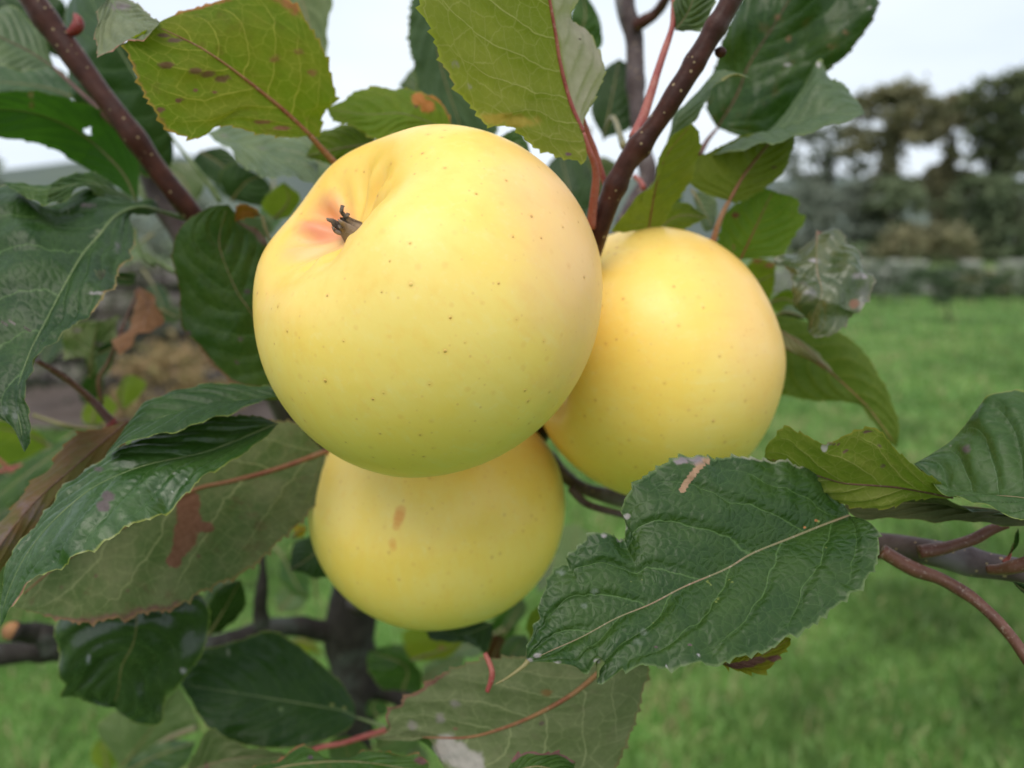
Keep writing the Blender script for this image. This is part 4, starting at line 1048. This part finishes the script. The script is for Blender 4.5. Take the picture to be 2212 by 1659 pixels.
leaf('D830,1068 500,1350 200,1620 G-60,300', 'D830,1068 820,1200 560,1480 300,1700 G80,300 -60,420 -60,300', 'D830,1068 740,1090 600,1140 470,1190 420,1240 350,1320 280,1420 190,1520 120,1600 60,1660 G-60,100 -200,250 -60,300',
     (.195, .188, .182, .178), 2, 4, 'under', dict(UGR, under=(.175, .095, .055), under2=(.13, .135, .06), uvein=(.20, .12, .08), edge=(.36, .13, .03), tfac=.2, trans=(.3, .12, .03)), pucker=.15, mid=M_brown, mw=(5, 2), stains_glints=(('G10,160 D200,1640', 70, 60, (.17, .11, .11), .6), ('D700,1120', 50, 20, (.20, .09, .02), .7)), tooth=1.0, label='rusty brown and purple leaf underside with an orange toothed edge')
leaf('D2110,1270 1800,1380 1500,1460 1250,1520 G800,100 400,330 60,610', 'D2110,1270 2100,1340 2090,1480 2050,1600 G1990,0 1950,60 1850,150 1700,290 1560,400 1400,470 1270,530 1180,590 1110,632 1000,640 900,650 840,692 760,682 560,712 400,692 240,652 130,622 60,610',
     'D2110,1270 2040,1210 1900,1080 1500,1100 1000,1250 500,1550 G100,300 60,610', (.222, .212, .205, .20, .195), (-8, -6), (8, 6), 'under', dict(UGR, under=(.085, .125, .050), under2=(.165, .180, .105), uvein=(.26, .28, .13), vs=.9, edge=(.24, .14, .06), N=5.0, mott=(.12, .055, .04), mamt=.5), pet='D2140,1262 2260,1215', pd=(.225, .228), pw=(18, 18), mid=M_redor, mw=(17, 4),
     stains_glints=(('X405,1085 408,1125 400,1160', 30, 34, (.16, .055, .022), 1.7), ('X388,1190 376,1212', 20, 15, (.15, .05, .02), 1.7), ('X440,1138', 26, 13, (.15, .05, .02), 1.7), ('G400,490 620,410 830,520 1010,460 1290,290 330,250', 9, 8, (.13, .055, .04), .8)), estains=((-1, .50, .97, .86, (.14, .06, .04), .75),), tooth=.9, n=150, label='grey green leaf underside with a rust brown patch')
leaf('D620,1120 320,1310 0,1545 -120,1640', 'D620,1120 500,1260 250,1450 0,1660 -120,1640', 'D620,1120 480,1150 260,1290 0,1470 -120,1640', (.33, .32, .31), -3, 4, 'top', dict(TOPMD, top=(.030, .08, .03)), tooth=.1)
leaf('D330,1230 150,1150 -100,1100', 'D330,1230 120,1330 -100,1350 -100,1100', 'D330,1230 220,1130 0,1060 -100,1100', (.35, .34, .33), 0, 0, 'under', dict(YGR, under=(.09, .15, .03)), tooth=.1)
leaf('D-80,1300 100,1450 300,1560', 'D-80,1300 -80,1560 100,1640 300,1560', 'D-80,1300 120,1340 260,1450 300,1560', (.37, .36, .36), 0, 0, 'top', dict(TOPDK, top=(.015, .045, .012)), tooth=.1)
px_tube('petiole', 'D-40,1410 100,1370 270,1330', (.33, .335), (8, 9), M_red, n=16, seed=34)
px_tube('petiole', 'D-40,1290 50,1370 150,1450', (.32, .325), (7, 8), M_red, n=16, seed=35)
px_tube('petiole', 'D235,680 320,725 450,810 600,940 680,1030 745,1095', (.205, .21, .215, .215), (12, 14, 14, 17, 20), M_brown, n=34, seed=36, label='red brown leaf stalk in front of the stone bank')
px_tube('petiole', 'D215,1030 400,1090 520,1115 640,1120', (.27, .27, .28), (8, 8, 9), M_olive, n=20, seed=37)
px_tube('petiole', 'D940,-20 1030,40 1140,110', (.26, .26), (9, 10), M_green, n=14, seed=38)
px_tube('petiole', 'A870,1480 880,1560 D930,0 1000,60', (.25, .25), (11, 11), M_green, n=14, seed=39)
px_tube('petiole', 'A1700,1400 1720,1480 1750,1560', (.23, .23), (7, 8), M_olive, n=14, seed=40)
leaf('D900,205 960,330 900,480 755,620', 'D900,205 880,240 895,340 870,430 815,505 740,550 755,620', 'D900,205 990,255 1040,345 1032,430 950,482 860,560 775,632 755,620', (.275, .27, .265, .262), 6, -5, 'under', dict(UGR, under=(.20, .095, .055), under2=(.28, .15, .11), uvein=(.22, .12, .08), edge=(.14, .05, .03), tfac=.15, trans=(.3, .1, .03)), pet='D700,690 640,800 660,960', pd=(.27, .28), pw=(9, 9), mid=M_brown, mw=(5, 2), bulge=.2, ripple=1.2, tooth=.3, name='dead_leaf', label='dry curled brown leaf hanging among the green ones')
leaf('D580,790 600,600 620,500 640,420', 'D580,790 540,650 470,630 420,690 410,540 440,450 520,430 640,420', 'D580,790 700,660 745,600 730,480 770,400 640,420', (.285, .28, .275), -3, 3, 'top', dict(TOPBL, top=(.16, .21, .19), top2=(.24, .28, .26)), stains_glints=(('D640,570 500,480', 18, 8, (.24, .18, .18), .8),), ripple=1.5, wave=1.2, tooth=.3, label='frosty pale crumpled leaf beside the dry brown leaf')
leaf('D620,640 720,600 770,560', 'D620,640 640,780 720,720 770,560', 'D620,640 690,560 770,560', (.283, .28, .278), 0, 0, 'top', dict(TOPDK, top=(.02, .045, .025)), tooth=.2, n=50)
leaf('D735,130 800,145 875,150', 'D735,130 780,185 870,180 875,150', 'D735,130 800,105 875,120 875,150', (.26, .26, .26), 0, 0, 'top', dict(TOPDK, top=(.025, .055, .015)), tooth=.2, n=50)
leaf('D1040,340 1110,380 1180,400', 'D1040,340 1060,400 1120,430 1180,400', 'D1040,340 1100,330 1180,360 1180,400', (.30, .30, .30), 0, 0, 'top', TOPGR, tooth=.3, n=50)
leaf('D800,1000 790,900 830,770', 'D800,1000 765,900 790,800 830,770', 'D800,1000 880,930 940,830 880,780 830,770', (.34, .34, .34), 0, 0, 'top', dict(YGR, top=(.13, .19, .06)), mid=M_pale, mw=(5, 3), tooth=.1, n=60)
leaf('D600,1100 620,1000 700,900', 'D600,1100 530,1060 560,960 700,900', 'D600,1100 700,1060 760,980 700,900', (.36, .36, .36), 0, 0, 'top', dict(YGR, top=(.15, .23, .07)), tooth=.1, n=60)
leaf('A1780,1420 1870,1300 1840,1180', 'A1780,1420 1700,1340 1760,1240 1840,1180', 'A1780,1420 1880,1400 1940,1280 1840,1180', (.27, .268, .265), 0, 0, 'under', dict(YGR, under=(.12, .20, .02)), tooth=.2, n=60)
leaf('A1500,1300 1600,1180 1700,1140', 'A1500,1300 1420,1150 1500,1060 1700,1140', 'A1500,1300 1720,1330 1760,1220 1700,1140', (.30, .295, .29), 0, 0, 'top', dict(TOPDK, top=(.014, .036, .014)), tooth=.2, n=60)
leaf('A1250,1330 1180,1150 1000,1060', 'A1250,1330 1000,1320 820,1200 860,1130 1000,1060', 'A1250,1330 1330,1200 1250,1060 1000,1060', (.35, .35, .35), 0, 0, 'top', dict(TOPBL, top=(.14, .19, .16)), tooth=.1, n=60)
leaf('A1300,980 1450,1080 1500,1180', 'A1300,980 1250,1050 1380,1180 1500,1180', 'A1300,980 1450,960 1560,1080 1500,1180', (.33, .33, .33), 0, 0, 'top', dict(TOPDK, top=(.02, .05, .025)), tooth=.1, n=60)
leaf('A1650,1600 1600,1480 1560,1380', 'A1650,1600 1540,1560 1500,1450 1560,1380', 'A1650,1600 1760,1500 1720,1400 1560,1380', (.31, .31, .31), 0, 0, 'top', dict(TOPGR), tooth=.1, n=60)
# ---- bottom left
leaf('G900,560 870,830 790,1000 770,1150 735,1265', 'G900,560 500,560 370,690 380,850 420,980 450,1070 400,1190 560,1240 735,1265', 'G900,560 1200,500 1350,620 1350,760 1310,900 1260,965 1200,1030 1140,1120 1070,1200 1070,1320 1020,1360 930,1360 850,1340 735,1265',
     (.225, .222, .225, .23, .235), (5, -4), (5, 8), 'top', dict(TOPDK, top=(.011, .036, .022), top2=(.026, .058, .036), vein=(.10, .16, .05), rough=.30, spec=.55, mott=(.13, .17, .06), mamt=.3), mid=M_olive, mw=(6, 3), stains_glints=(('G1190,1030', 9, 9, (.42, .36, .46), 1.2), ('G570,960', 8, 26, (.26, .27, .33), .8)), wave=1.6, pucker=1.2, ripple=.9, tooth=.3, label='dark crumpled wet looking leaf hanging below the rust patched leaf')  # pale marks are pinkish highlights painted on the blade
leaf('H95,1330 G2212,1285 1950,1240 1650,1190 1170,1115', 'H95,1330 60,1390 G2212,1430 2100,1480 1950,1520 1750,1530 1560,1500 1380,1420 1290,1320 1240,1220 1170,1115', 'H95,1330 80,1240 20,1140 G2212,1110 2100,1000 2000,920 1880,830 1750,770 1560,830 1420,870 1310,900 1230,1010 1170,1115',
     (.262, .255, .25, .25), (-9, -6), (8, 5), 'top', dict(TOPDK, top=(.012, .046, .014), top2=(.022, .062, .020), vs=.3), pet='H160,1350 290,1400', pd=(.26, .258), pw=(9, 10), mid=M_green, mw=(5, 2), stains_glints=(('G1820,1280', 12, 8, (.13, .2, .07), .8), ('H-60,1250 20,1270', 8, 5, (.25, .26, .06), .9), ('G1480,910', 8, 16, (.16, .18, .12), .7)), tooth=.3, label='smooth very dark leaf in front of the trunk')  # pale dots stand for highlights, painted into the blade
leaf('G1350,800 1450,640 1560,440', 'G1350,800 1340,620 1440,480 1560,440', 'G1350,800 1450,765 1590,600 1560,440', (.27, .265, .26), 0, 4, 'top', dict(TOPDK, top=(.014, .042, .010)), tooth=.2)
leaf('G780,1660 950,1450 1160,1130', 'G780,1660 720,1560 620,1400 760,1290 900,1350 1160,1130', 'G780,1660 1000,1520 1200,1430 1300,1400 1230,1230 1160,1130', (.40, .39, .38), -3, 3, 'top', dict(TOPBL, top=(.13, .20, .16), top2=(.17, .24, .20)), tooth=.1, label='pale blue green blurred leaf near the lawn')
leaf('G760,1720 1000,1590 1270,1490', 'G760,1720 1000,1760 1200,1640 1270,1490', 'G760,1720 900,1570 1080,1480 1270,1490', (.37, .36, .35), 0, 4, 'top', dict(TOPGR, top=(.035, .085, .06)), tooth=.1)
px_tube('petiole', 'G1020,1510 1120,1455 1270,1400', (.365, .36), (12, 14), M_pale, n=16, seed=41)
leaf('G700,1700 680,1560 640,1470', 'G700,1700 600,1620 600,1520 640,1470', 'G700,1700 770,1600 740,1500 640,1470', (.5, .5, .5), 0, 0, 'under', dict(YGR, under=(.07, .12, .02)), tooth=.1, n=50)
leaf('G1200,1690 1500,1600 1860,1575', 'G1200,1690 1500,1720 1750,1680 1860,1575', 'G1200,1690 1280,1530 1352,1410 1450,1470 1560,1505 1750,1545 1860,1575', (.238, .235, .24), -2, -4, 'under', dict(UGR, under=(.10, .14, .065)), mid=M_pale, mw=(6, 2), stains_glints=(('G1340,1650', 8, 14, (.15, .05, .05), .9),), tooth=.4, label='dull green leaf underside below the very dark leaf')
px_tube('petiole', 'G1900,1600 2060,1530 2212,1500 H100,1470 290,1410', (.24, .245, .25), (10, 11, 12), M_red, n=26, seed=42, label='pink red stalk crossing below the trunk')
leaf('G1640,1720 1900,1640 H100,1620 570,1690', 'G1640,1720 1900,1850 H300,1850 570,1690', 'G1640,1720 1640,1660 1780,1620 1850,1560 1930,1520 2000,1525 2120,1605 H0,1625 200,1570 400,1580 500,1580 560,1630 570,1690', (.20, .195, .19, .19), -8, 4, 'top', dict(TOPMD, edge=(.30, .08, .04), mott=(.2, .06, .02), mamt=.2), stains_glints=(('G2010,1590', 8, 7, (.05, .03, .04), 1.2), ('H520,1610', 20, 12, (.10, .03, .03), 1.1)), estains=((1, .1, .35, .85, (.30, .10, .04), .8),), tooth=.5, label='green leaf with a red toothed edge at the bottom of the picture')
leaf('H80,1700 40,1560 0,1450', 'H80,1700 -60,1640 -80,1500 0,1450', 'H80,1700 180,1640 140,1500 0,1450', (.28, .275, .27), 0, 0, 'top', dict(TOPGR, top=(.075, .11, .07)), tooth=.2, n=60)
# ---- bottom centre
leaf('H1720,1000 1660,1050 1500,1180 1270,1310 1050,1400 820,1460 560,1462 240,1475', 'H1720,1000 1400,940 1000,950 740,1010 620,1070 500,1160 410,1200 400,1240 310,1280 290,1330 312,1380 290,1430 170,1485 240,1475', 'H1720,1000 1980,1000 1950,1150 1900,1350 1830,1530 1740,1700 1400,1850 1000,1850 720,1720 640,1600 560,1475 440,1490 240,1475',
     (.185, .188, .192, .196, .20), (6, 4), (-8, -6), 'under', dict(UGR, under=(.115, .145, .075), under2=(.165, .185, .115), uvein=(.26, .28, .14), edge=(.18, .12, .06), vs=.9, mott=(.14, .10, .075), mamt=.35), mid=M_redor, mw=(15, 3), stains_glints=(('H760,1580 680,1530 850,1640', 34, 40, (.36, .33, .30), 1.2), ('H1330,1170', 20, 12, (.13, .08, .01), 1.0), ('H1300,1370 1150,1380', 12, 7, (.07, .06, .04), 1.0), ('H740,1240 640,1340 460,1380', 22, 20, (.20, .18, .15), .7), ('H740,1405', 9, 8, (.18, .07, .04), .8)),
     estains=((-1, .5, 1, .90, (.16, .055, .04), .9),), tooth=.7, n=150, label='large grey green leaf underside with an orange midrib and a papery dead patch')
px_tube('petiole', 'H930,915 968,1000 976,1070 945,1165', (.180, .178, .178), (10, 12, 13, 10), M_red, n=22, seed=43, label='short thick red stalk below the lowest apple')
leaf('H1080,1700 1280,1650 1520,1720', 'H1080,1700 1300,1800 1520,1720', 'H1080,1700 1090,1640 1130,1595 1200,1560 1300,1575 1400,1565 1480,1620 1520,1720', (.165, .163, .165), -4, 3, 'top', dict(TOPMD, edge=(.16, .05, .05)), estains=((1, .1, .9, .80, (.13, .05, .045), 1.0),), tooth=.6, n=80, label='small leaf with a dark red edge rising into the bottom of the picture')
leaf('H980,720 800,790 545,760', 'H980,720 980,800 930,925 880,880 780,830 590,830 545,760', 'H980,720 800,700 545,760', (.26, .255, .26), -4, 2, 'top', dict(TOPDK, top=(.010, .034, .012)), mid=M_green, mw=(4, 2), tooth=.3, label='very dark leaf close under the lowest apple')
leaf('H400,1160 420,1000 180,900', 'H400,1160 250,1130 170,1000 180,900', 'H400,1160 520,1160 500,1000 400,880 280,870 180,900', (.36, .355, .36), 3, -3, 'top', dict(TOPMD, top=(.020, .06, .015)), tooth=.2)
leaf('H450,960 600,910 790,850', 'H450,960 560,960 700,930 790,850', 'H450,960 420,860 640,815 720,820 790,850', (.34, .34, .34), 0, 0, 'under', dict(YGR, under=(.17, .19, .02), under2=(.22, .21, .03)), stains_glints=(('H650,880 720,830', 12, 8, (.35, .15, .06), .9),), tooth=.2, n=60)
leaf('H420,900 540,840 700,780', 'H420,900 520,900 700,850 700,780', 'H420,900 400,780 560,730 700,780', (.5, .5, .5), 0, 0, 'top', dict(YGR, top=(.15, .20, .05)), tooth=.1, n=50)
leaf('H520,1100 640,1010 800,930', 'H520,1100 640,1110 780,1040 800,930', 'H520,1100 540,1000 680,930 800,930', (.42, .42, .42), 0, 0, 'top', dict(TOPBL, top=(.11, .19, .13)), tooth=.1, n=50)
leaf('H950,1000 1000,900 1040,800', 'H950,1000 940,900 980,800 1040,800', 'H950,1000 1040,960 1070,860 1040,800', (.29, .29, .29), 0, 0, 'top', dict(top=(.10, .022, .022), top2=(.14, .04, .03), vs=.1, tfac=.1), tooth=.2, n=50, label='dark red autumn leaf behind the red stalk')
leaf('H1060,1010 1120,900 1200,800', 'H1060,1010 1030,900 1100,800 1200,800', 'H1060,1010 1180,1000 1230,880 1200,800', (.28, .28, .28), 0, 0, 'top', dict(TOPBL, top=(.075, .125, .11)), tooth=.2, n=60)
leaf('H1230,840 1290,700 1290,600', 'H1230,840 1200,740 1230,660 1290,600', 'H1230,840 1330,740 1310,640 1290,600', (.24, .24, .24), 0, 0, 'under', dict(YGR, under=(.09, .12, .03)), tooth=.2, n=50)
leaf('H1500,600 1500,300 1530,80', 'H1500,600 1370,480 1390,200 1440,90 1530,80', 'H1500,600 1620,480 1640,200 1530,80', (.45, .45, .45), 0, 0, 'top', dict(TOPBL, top=(.17, .26, .20), top2=(.21, .30, .24)), tooth=.1, n=50, label='pale mint blurred leaf between the lowest apple and the front leaf')
leaf('H1050,800 1120,680 1180,560', 'H1050,800 1060,700 1120,600 1180,560', 'H1050,800 1130,740 1200,640 1180,560', (.36, .36, .36), 0, 0, 'top', dict(TOPGR, top=(.05, .09, .06)), tooth=.1, n=50)
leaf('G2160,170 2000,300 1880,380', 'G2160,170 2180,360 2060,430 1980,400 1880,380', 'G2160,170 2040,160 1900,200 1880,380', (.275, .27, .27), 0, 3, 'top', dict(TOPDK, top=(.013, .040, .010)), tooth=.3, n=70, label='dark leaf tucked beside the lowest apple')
leaf('G1890,165 1940,120 1995,110', 'G1890,165 1950,165 1995,110', 'G1890,165 1910,100 1960,85 1995,110', (.30, .30, .30), 0, 0, 'top', dict(top=(.55, .42, .02), top2=(.6, .48, .03), vs=.1), tooth=.1, n=40, label='small clear yellow leaf beside the lowest apple')
leaf('G1800,650 1900,540 2000,430', 'G1800,650 1790,540 1880,450 2000,430', 'G1800,650 1930,640 2010,540 2000,430', (.55, .55, .55), 0, 0, 'top', dict(TOPBL, top=(.10, .18, .12)), tooth=.1, n=50)
leaf('G1860,850 1960,830 2090,920', 'G1860,850 1950,900 2090,920', 'G1860,850 1940,815 2040,850 2090,920', (.45, .45, .45), 0, 0, 'top', dict(YGR, top=(.22, .24, .05)), tooth=.1, n=40)
leaf('H240,1330 200,1260 240,1220', 'H240,1330 170,1310 180,1230 240,1220', 'H240,1330 300,1300 290,1240 240,1220', (.40, .40, .40), 0, 0, 'top', dict(TOPMD, top=(.03, .10, .02)), tooth=.1, n=40)
leaf('H560,1660 480,1560 420,1500', 'H560,1660 440,1620 400,1540 420,1500', 'H560,1660 560,1560 500,1500 420,1500', (.42, .42, .42), 0, 0, 'top', dict(TOPBL, top=(.13, .20, .15)), tooth=.1, n=40)

# deeper leaves that close the gaps of the crown
DEEP = dict(top=(.014, .040, .014), top2=(.026, .062, .022), tfac=.12)
for i, (cx, cy, ln, an, wd, d, st) in enumerate((
        (112, 735, 120, 250, 70, .42, DEEP), (60, 985, 130, 200, 80, .45, TOPMD), (345, 655, 90, 290, 50, .40, DEEP), (250, 545, 100, 200, 60, .46, TOPGR),
        (30, 1090, 140, 215, 70, .40, DEEP), (150, 1010, 100, 190, 50, .48, TOPMD), (200, 830, 90, 70, 46, .5, DEEP), (470, 1300, 120, 240, 70, .46, DEEP),
        (640, 1250, 110, 300, 60, .50, TOPMD), (690, 1180, 120, 80, 66, .45, DEEP), (850, 1420, 90, 30, 56, .52, TOPBL), (1010, 1395, 100, 200, 56, .44, TOPGR),
        (1090, 1350, 110, 60, 56, .48, TOPMD), (870, 1590, 130, 20, 70, .42, TOPBL), (660, 1590, 120, 200, 60, .40, DEEP), (330, 1590, 130, 40, 70, .46, TOPGR),
        (290, 395, 100, 230, 60, .5, DEEP), (505, 400, 110, 320, 62, .42, DEEP), (585, 470, 90, 260, 50, .45, TOPMD), (1250, 380, 120, 250, 70, .45, DEEP), (1450, 430, 90, 60, 46, .42, TOPGR),
        (1180, 1240, 90, 250, 50, .5, TOPGR))):
    loose_leaf(cx, cy, ln, an, wd, d, st)

# ------------------------------------------------------------------ the three apples
def apple_material(name, seed, blush, streaks=()):
    """blush: (direction, size, strength, colour) in the apple's own axes."""
    g = NT(name)
    tc = g.n('ShaderNodeTexCoord')
    ob = tc.outputs['Object']
    mp = g.n('ShaderNodeMapping'); mp.inputs['Location'].default_value = (seed * 3.1, seed * 1.7, seed * 2.3); g.l(ob, mp.inputs[0])
    P = mp.outputs[0]
    n1 = g.noise(P, 1.3, 3.0, .55).outputs['Fac']
    n2 = g.noise(P, 4.5, 4.0, .6).outputs['Fac']
    col = g.mix(g.smooth(n1, .34, .66), (.96, .66, .135), (.95, .70, .20))
    col = g.mix(g.math('MULTIPLY', g.smooth(n2, .52, .75), .30), col, (.90, .60, .10))
    nrm = g.n('ShaderNodeVectorMath', operation='NORMALIZE'); g.l(ob, nrm.inputs[0])
    sm = g.n('ShaderNodeMapping'); sm.inputs['Scale'].default_value = (9.0, 9.0, 1.6); g.l(P, sm.inputs[0])
    stk = g.noise(sm.outputs[0], 1.6, 4.0, .6).outputs['Fac']
    col = g.mix(g.math('MULTIPLY', g.smooth(stk, .50, .74), .35), col, (.93, .58, .13))
    col = g.mix(g.math('MULTIPLY', g.smooth(stk, .46, .28), .30), col, (.94, .75, .28))
    fl = g.noise(P, 26.0, 4.0, .7).outputs['Fac']
    col = g.mix(g.math('MULTIPLY', g.smooth(fl, .54, .70), .16), col, (.95, .80, .45))
    for (dv, size, stg, c) in blush:
        dt = g.n('ShaderNodeVectorMath', operation='DOT_PRODUCT')
        g.l(nrm.outputs[0], dt.inputs[0]); dt.inputs[1].default_value = dv
        v = g.math('ADD', dt.outputs['Value'], g.math('MULTIPLY', g.math('SUBTRACT', n2, .5), min(.26, size * .9)))
        mk = g.smooth(v, 1 - size, 1 - size * .15)
        col = g.mix(g.math('MULTIPLY', mk, stg), col, c)
    bl = g.noise(P, 6.0, 5.0, .7).outputs['Fac']
    col = g.mix(g.math('MULTIPLY', g.smooth(bl, .62, .80), .45), col, (.90, .48, .17))
    # lenticels
    v0 = g.voro(P, 21.0)
    s0 = g.n('ShaderNodeSeparateColor'); g.l(v0.outputs['Color'], s0.inputs[0])
    d0 = g.math('MULTIPLY', g.smooth(v0.outputs['Distance'], .20, .07), g.math('GREATER_THAN', s0.outputs[0], .45))
    col = g.mix(g.math('MULTIPLY', d0, g.math('MULTIPLY', s0.outputs[1], .45)), col, (.70, .36, .12))
    v = g.voro(P, 12.5)
    sc = g.n('ShaderNodeSeparateColor'); g.l(v.outputs['Color'], sc.inputs[0])
    rad = g.math('MULTIPLY_ADD', sc.outputs[1], .075, .060)
    on = g.math('GREATER_THAN', sc.outputs[0], .30)
    core = g.math('MULTIPLY', g.smooth(v.outputs['Distance'], rad, g.math('MULTIPLY', rad, .45)), on)
    halo = g.math('MULTIPLY', g.smooth(v.outputs['Distance'], g.math('MULTIPLY', rad, 2.6), rad), on)
    col = g.mix(g.math('MULTIPLY', halo, .20), col, (.75, .36, .08))
    col = g.mix(g.math('MULTIPLY', core, g.math('MULTIPLY_ADD', sc.outputs[2], .45, .25)), col, (.50, .23, .06))
    h = g.math('ADD', g.math('MULTIPLY', n2, .3), g.math('MULTIPLY', core, .25))
    fine = g.noise(P, 60.0, 3.0).outputs['Fac']
    h = g.math('ADD', h, g.math('MULTIPLY', fine, .015))
    ro = g.math('MULTIPLY_ADD', fl, .22, .25)
    p = g.principled(col, ro, .42, g.bump(h, .0005), **{'Subsurface Weight': .10, 'Subsurface Radius': (1.0, .55, .15), 'Subsurface Scale': .006})
    return g.out(p.outputs[0])

M_sepal = stalk_material('dry_sepal', (.06, .042, .032), (.26, .20, .155), .85, 1500)
M_fuzz = stalk_material('calyx_fuzz', (.30, .30, .17), (.40, .42, .28), .9, 1500, .3)

def apple(label, px, py, d, R, axis_cam, seed, blush_cam, lobes=.04, squash=.93, basin=.30, basin_w=.36, stalk_to=None, phase=0.0, tilt=None):
    c = unproj(px, py, d)
    Z = Vector(cam_vec(*axis_cam))
    Xa = Z.orthogonal().normalized(); Ya = Z.cross(Xa)
    rot = Matrix((Xa, Ya, Z)).transposed()
    root = link('apple', None, loc=c)
    tag(root, label, 'apple')
    root.rotation_euler = rot.to_euler()
    inv = rot.transposed()
    blush = [((inv @ Vector(cam_vec(*v))).normalized(), s, k, col) for v, s, k, col in blush_cam]
    nth, nph = 110, 144
    th = np.linspace(0, math.pi, nth); ph = np.linspace(0, 2 * math.pi, nph, endpoint=False)
    TH, PH = np.meshgrid(th, ph, indexing='ij')
    lob = np.cos(5 * PH + phase) * .6 + .5 * np.cos(2 * PH + phase * 1.7) + .35 * np.cos(3 * PH + 2.1 * phase + 1)
    r = np.sin(TH) ** .93 * (1 + lobes * .45 * lob * np.exp(-((TH - .9) / .9) ** 2))
    r = r * (1 + .025 * np.sin(TH * 1.0 - .4))
    z = squash * np.cos(TH) - basin * np.exp(-(TH / basin_w) ** 2) + .32 * np.exp(-((math.pi - TH) / .30) ** 2)
    z = z + .020 * (np.cos(10 * PH + phase) + .6 * np.cos(7 * PH + 1)) * np.exp(-((TH - .24) / .10) ** 2)
    z = z + lobes * lob * np.exp(-((TH - .55) / .33) ** 2)
    r = r * (1 - .10 * np.clip((TH - 1.9) / 1.2, 0, 1))            # narrower towards the stalk
    V = np.stack([r * np.cos(PH), r * np.sin(PH), z], -1).reshape(-1, 3) * R
    F = []
    for i in range(nth - 1):
        for k in range(nph):
            k2 = (k + 1) % nph
            F.append((i * nph + k, (i + 1) * nph + k, (i + 1) * nph + k2, i * nph + k2))
    sk = link('skin', new_mesh('skin', V / R, F, apple_material('apple_skin', seed, blush)), root)
    sk.scale = (R, R, R)
    # dried calyx in the basin: fuzzy cone and curled sepals
    zf = (squash - basin - .075) * R
    rr = np.random.default_rng(seed)
    cone, cf = tube_geo(np.array([(0, 0, zf - .03 * R), (0, 0, zf + .01 * R), (0, 0, zf + .03 * R), (0, 0, zf + .05 * R)]), np.array((.09, .06, .03, .012)) * R, 16, .2, seed)
    cal = link('calyx', new_mesh('calyx', cone, cf, M_fuzz), root)
    for k in range(7):
        a0 = k * 2 * math.pi / 7 + rr.uniform(-.25, .25)
        ln = R * rr.uniform(.15, .23)
        SV, SF = [], []
        ns = 9
        for i in range(ns):
            u = i / (ns - 1)
            rad = R * (.095 - .060 * math.sin(u * 1.7) + (.05 * max(0, u - .6) * rr.uniform(.3, 2.2)))
            w = R * .060 * (1 - u ** 2.0) + .0001
            zz = zf - .01 * R + ln * math.sin(u * 1.35)
            for q in (-1, 0, 1):
                aa = a0 + q * w / max(rad, .02 * R) * .55
                tw = .012 * R * (abs(q) * math.sin(u * 7 + k))
                SV.append(((rad + tw) * math.cos(aa), (rad + tw) * math.sin(aa), zz - abs(q) * .012 * R))
        for i in range(ns - 1):
            for q in range(2):
                b = i * 3 + q
                SF.append((b, b + 1, b + 4, b + 3))
        se = link('sepal', new_mesh('sepal', np.array(SV), SF, M_sepal), cal)
        sm = se.modifiers.new('thickness', 'SOLIDIFY'); sm.thickness = .0005; sm.offset = 0
    # stalk from the hollow at the other end
    base = Vector((0, 0, -(squash - .32) * R + .004))
    if stalk_to is not None:
        e = inv @ (Vector(unproj(*stalk_to)) - Vector(c))
        mid = base + Vector((0, 0, -R * .42))
        P = resample(catmull(np.array([base, mid, (mid + e) / 2, e])), 18)
    else:
        P = resample(catmull(np.array([base, base + Vector((.002, 0, -R * .3)), base + Vector((.004, .001, -R * .6))])), 14)
    V, F = tube_geo(P, (.0017, .0013, .0019), 10, .05, seed)
    link('stalk', new_mesh('stalk', V, F, M_brown), root)
    return root

STRK = (.80, .30, .05)
PINK, ORNG, GRN, ROSE = (.84, .43, .24), (.85, .52, .10), (.60, .62, .13), (.72, .10, .12)
apple('largest yellow apple in front, showing its dried calyx in a pink tinged hollow', 928, 655, .171, .0413, (-.575, .525, .63), 1,
      (((-.64, .56, .50), .50, .65, ORNG), ((.95, .25, .25), .45, .55, PINK), ((-.72, .42, .5), .05, .6, PINK), ((-.72, .58, .40), .035, .5, ROSE)), lobes=.024, basin=.31, basin_w=.37, stalk_to=(1170, 900, .25), phase=2.4)
apple('yellow apple behind with a pink flush, partly covered by the front leaf', 1402, 785, .221, .0405, (.95, .08, -.28), 2,
      (((.85, .35, .45), .50, .38, PINK), ((.3, .9, .3), .4, .4, ORNG)), lobes=.02, stalk_to=(1180, 940, .26), phase=1.2)
apple('lowest yellow apple, hanging under the other two with orange streaks', 948, 1090, .232, .0402, (.05, -.86, -.46), 3,
      (((-.165, .12, .97), .0012, .50, STRK), ((-.172, .085, .97), .0012, .60, STRK), ((-.178, .05, .97), .0010, .55, STRK), ((-.188, .015, .97), .0008, .45, STRK), ((-.21, -.09, .96), .0009, .40, STRK), ((-.205, -.12, .96), .0007, .35, STRK), ((.36, .52, .76), .006, .5, PINK)), lobes=.012, squash=.90, basin=.2, stalk_to=(1120, 980, .262), phase=2.0)
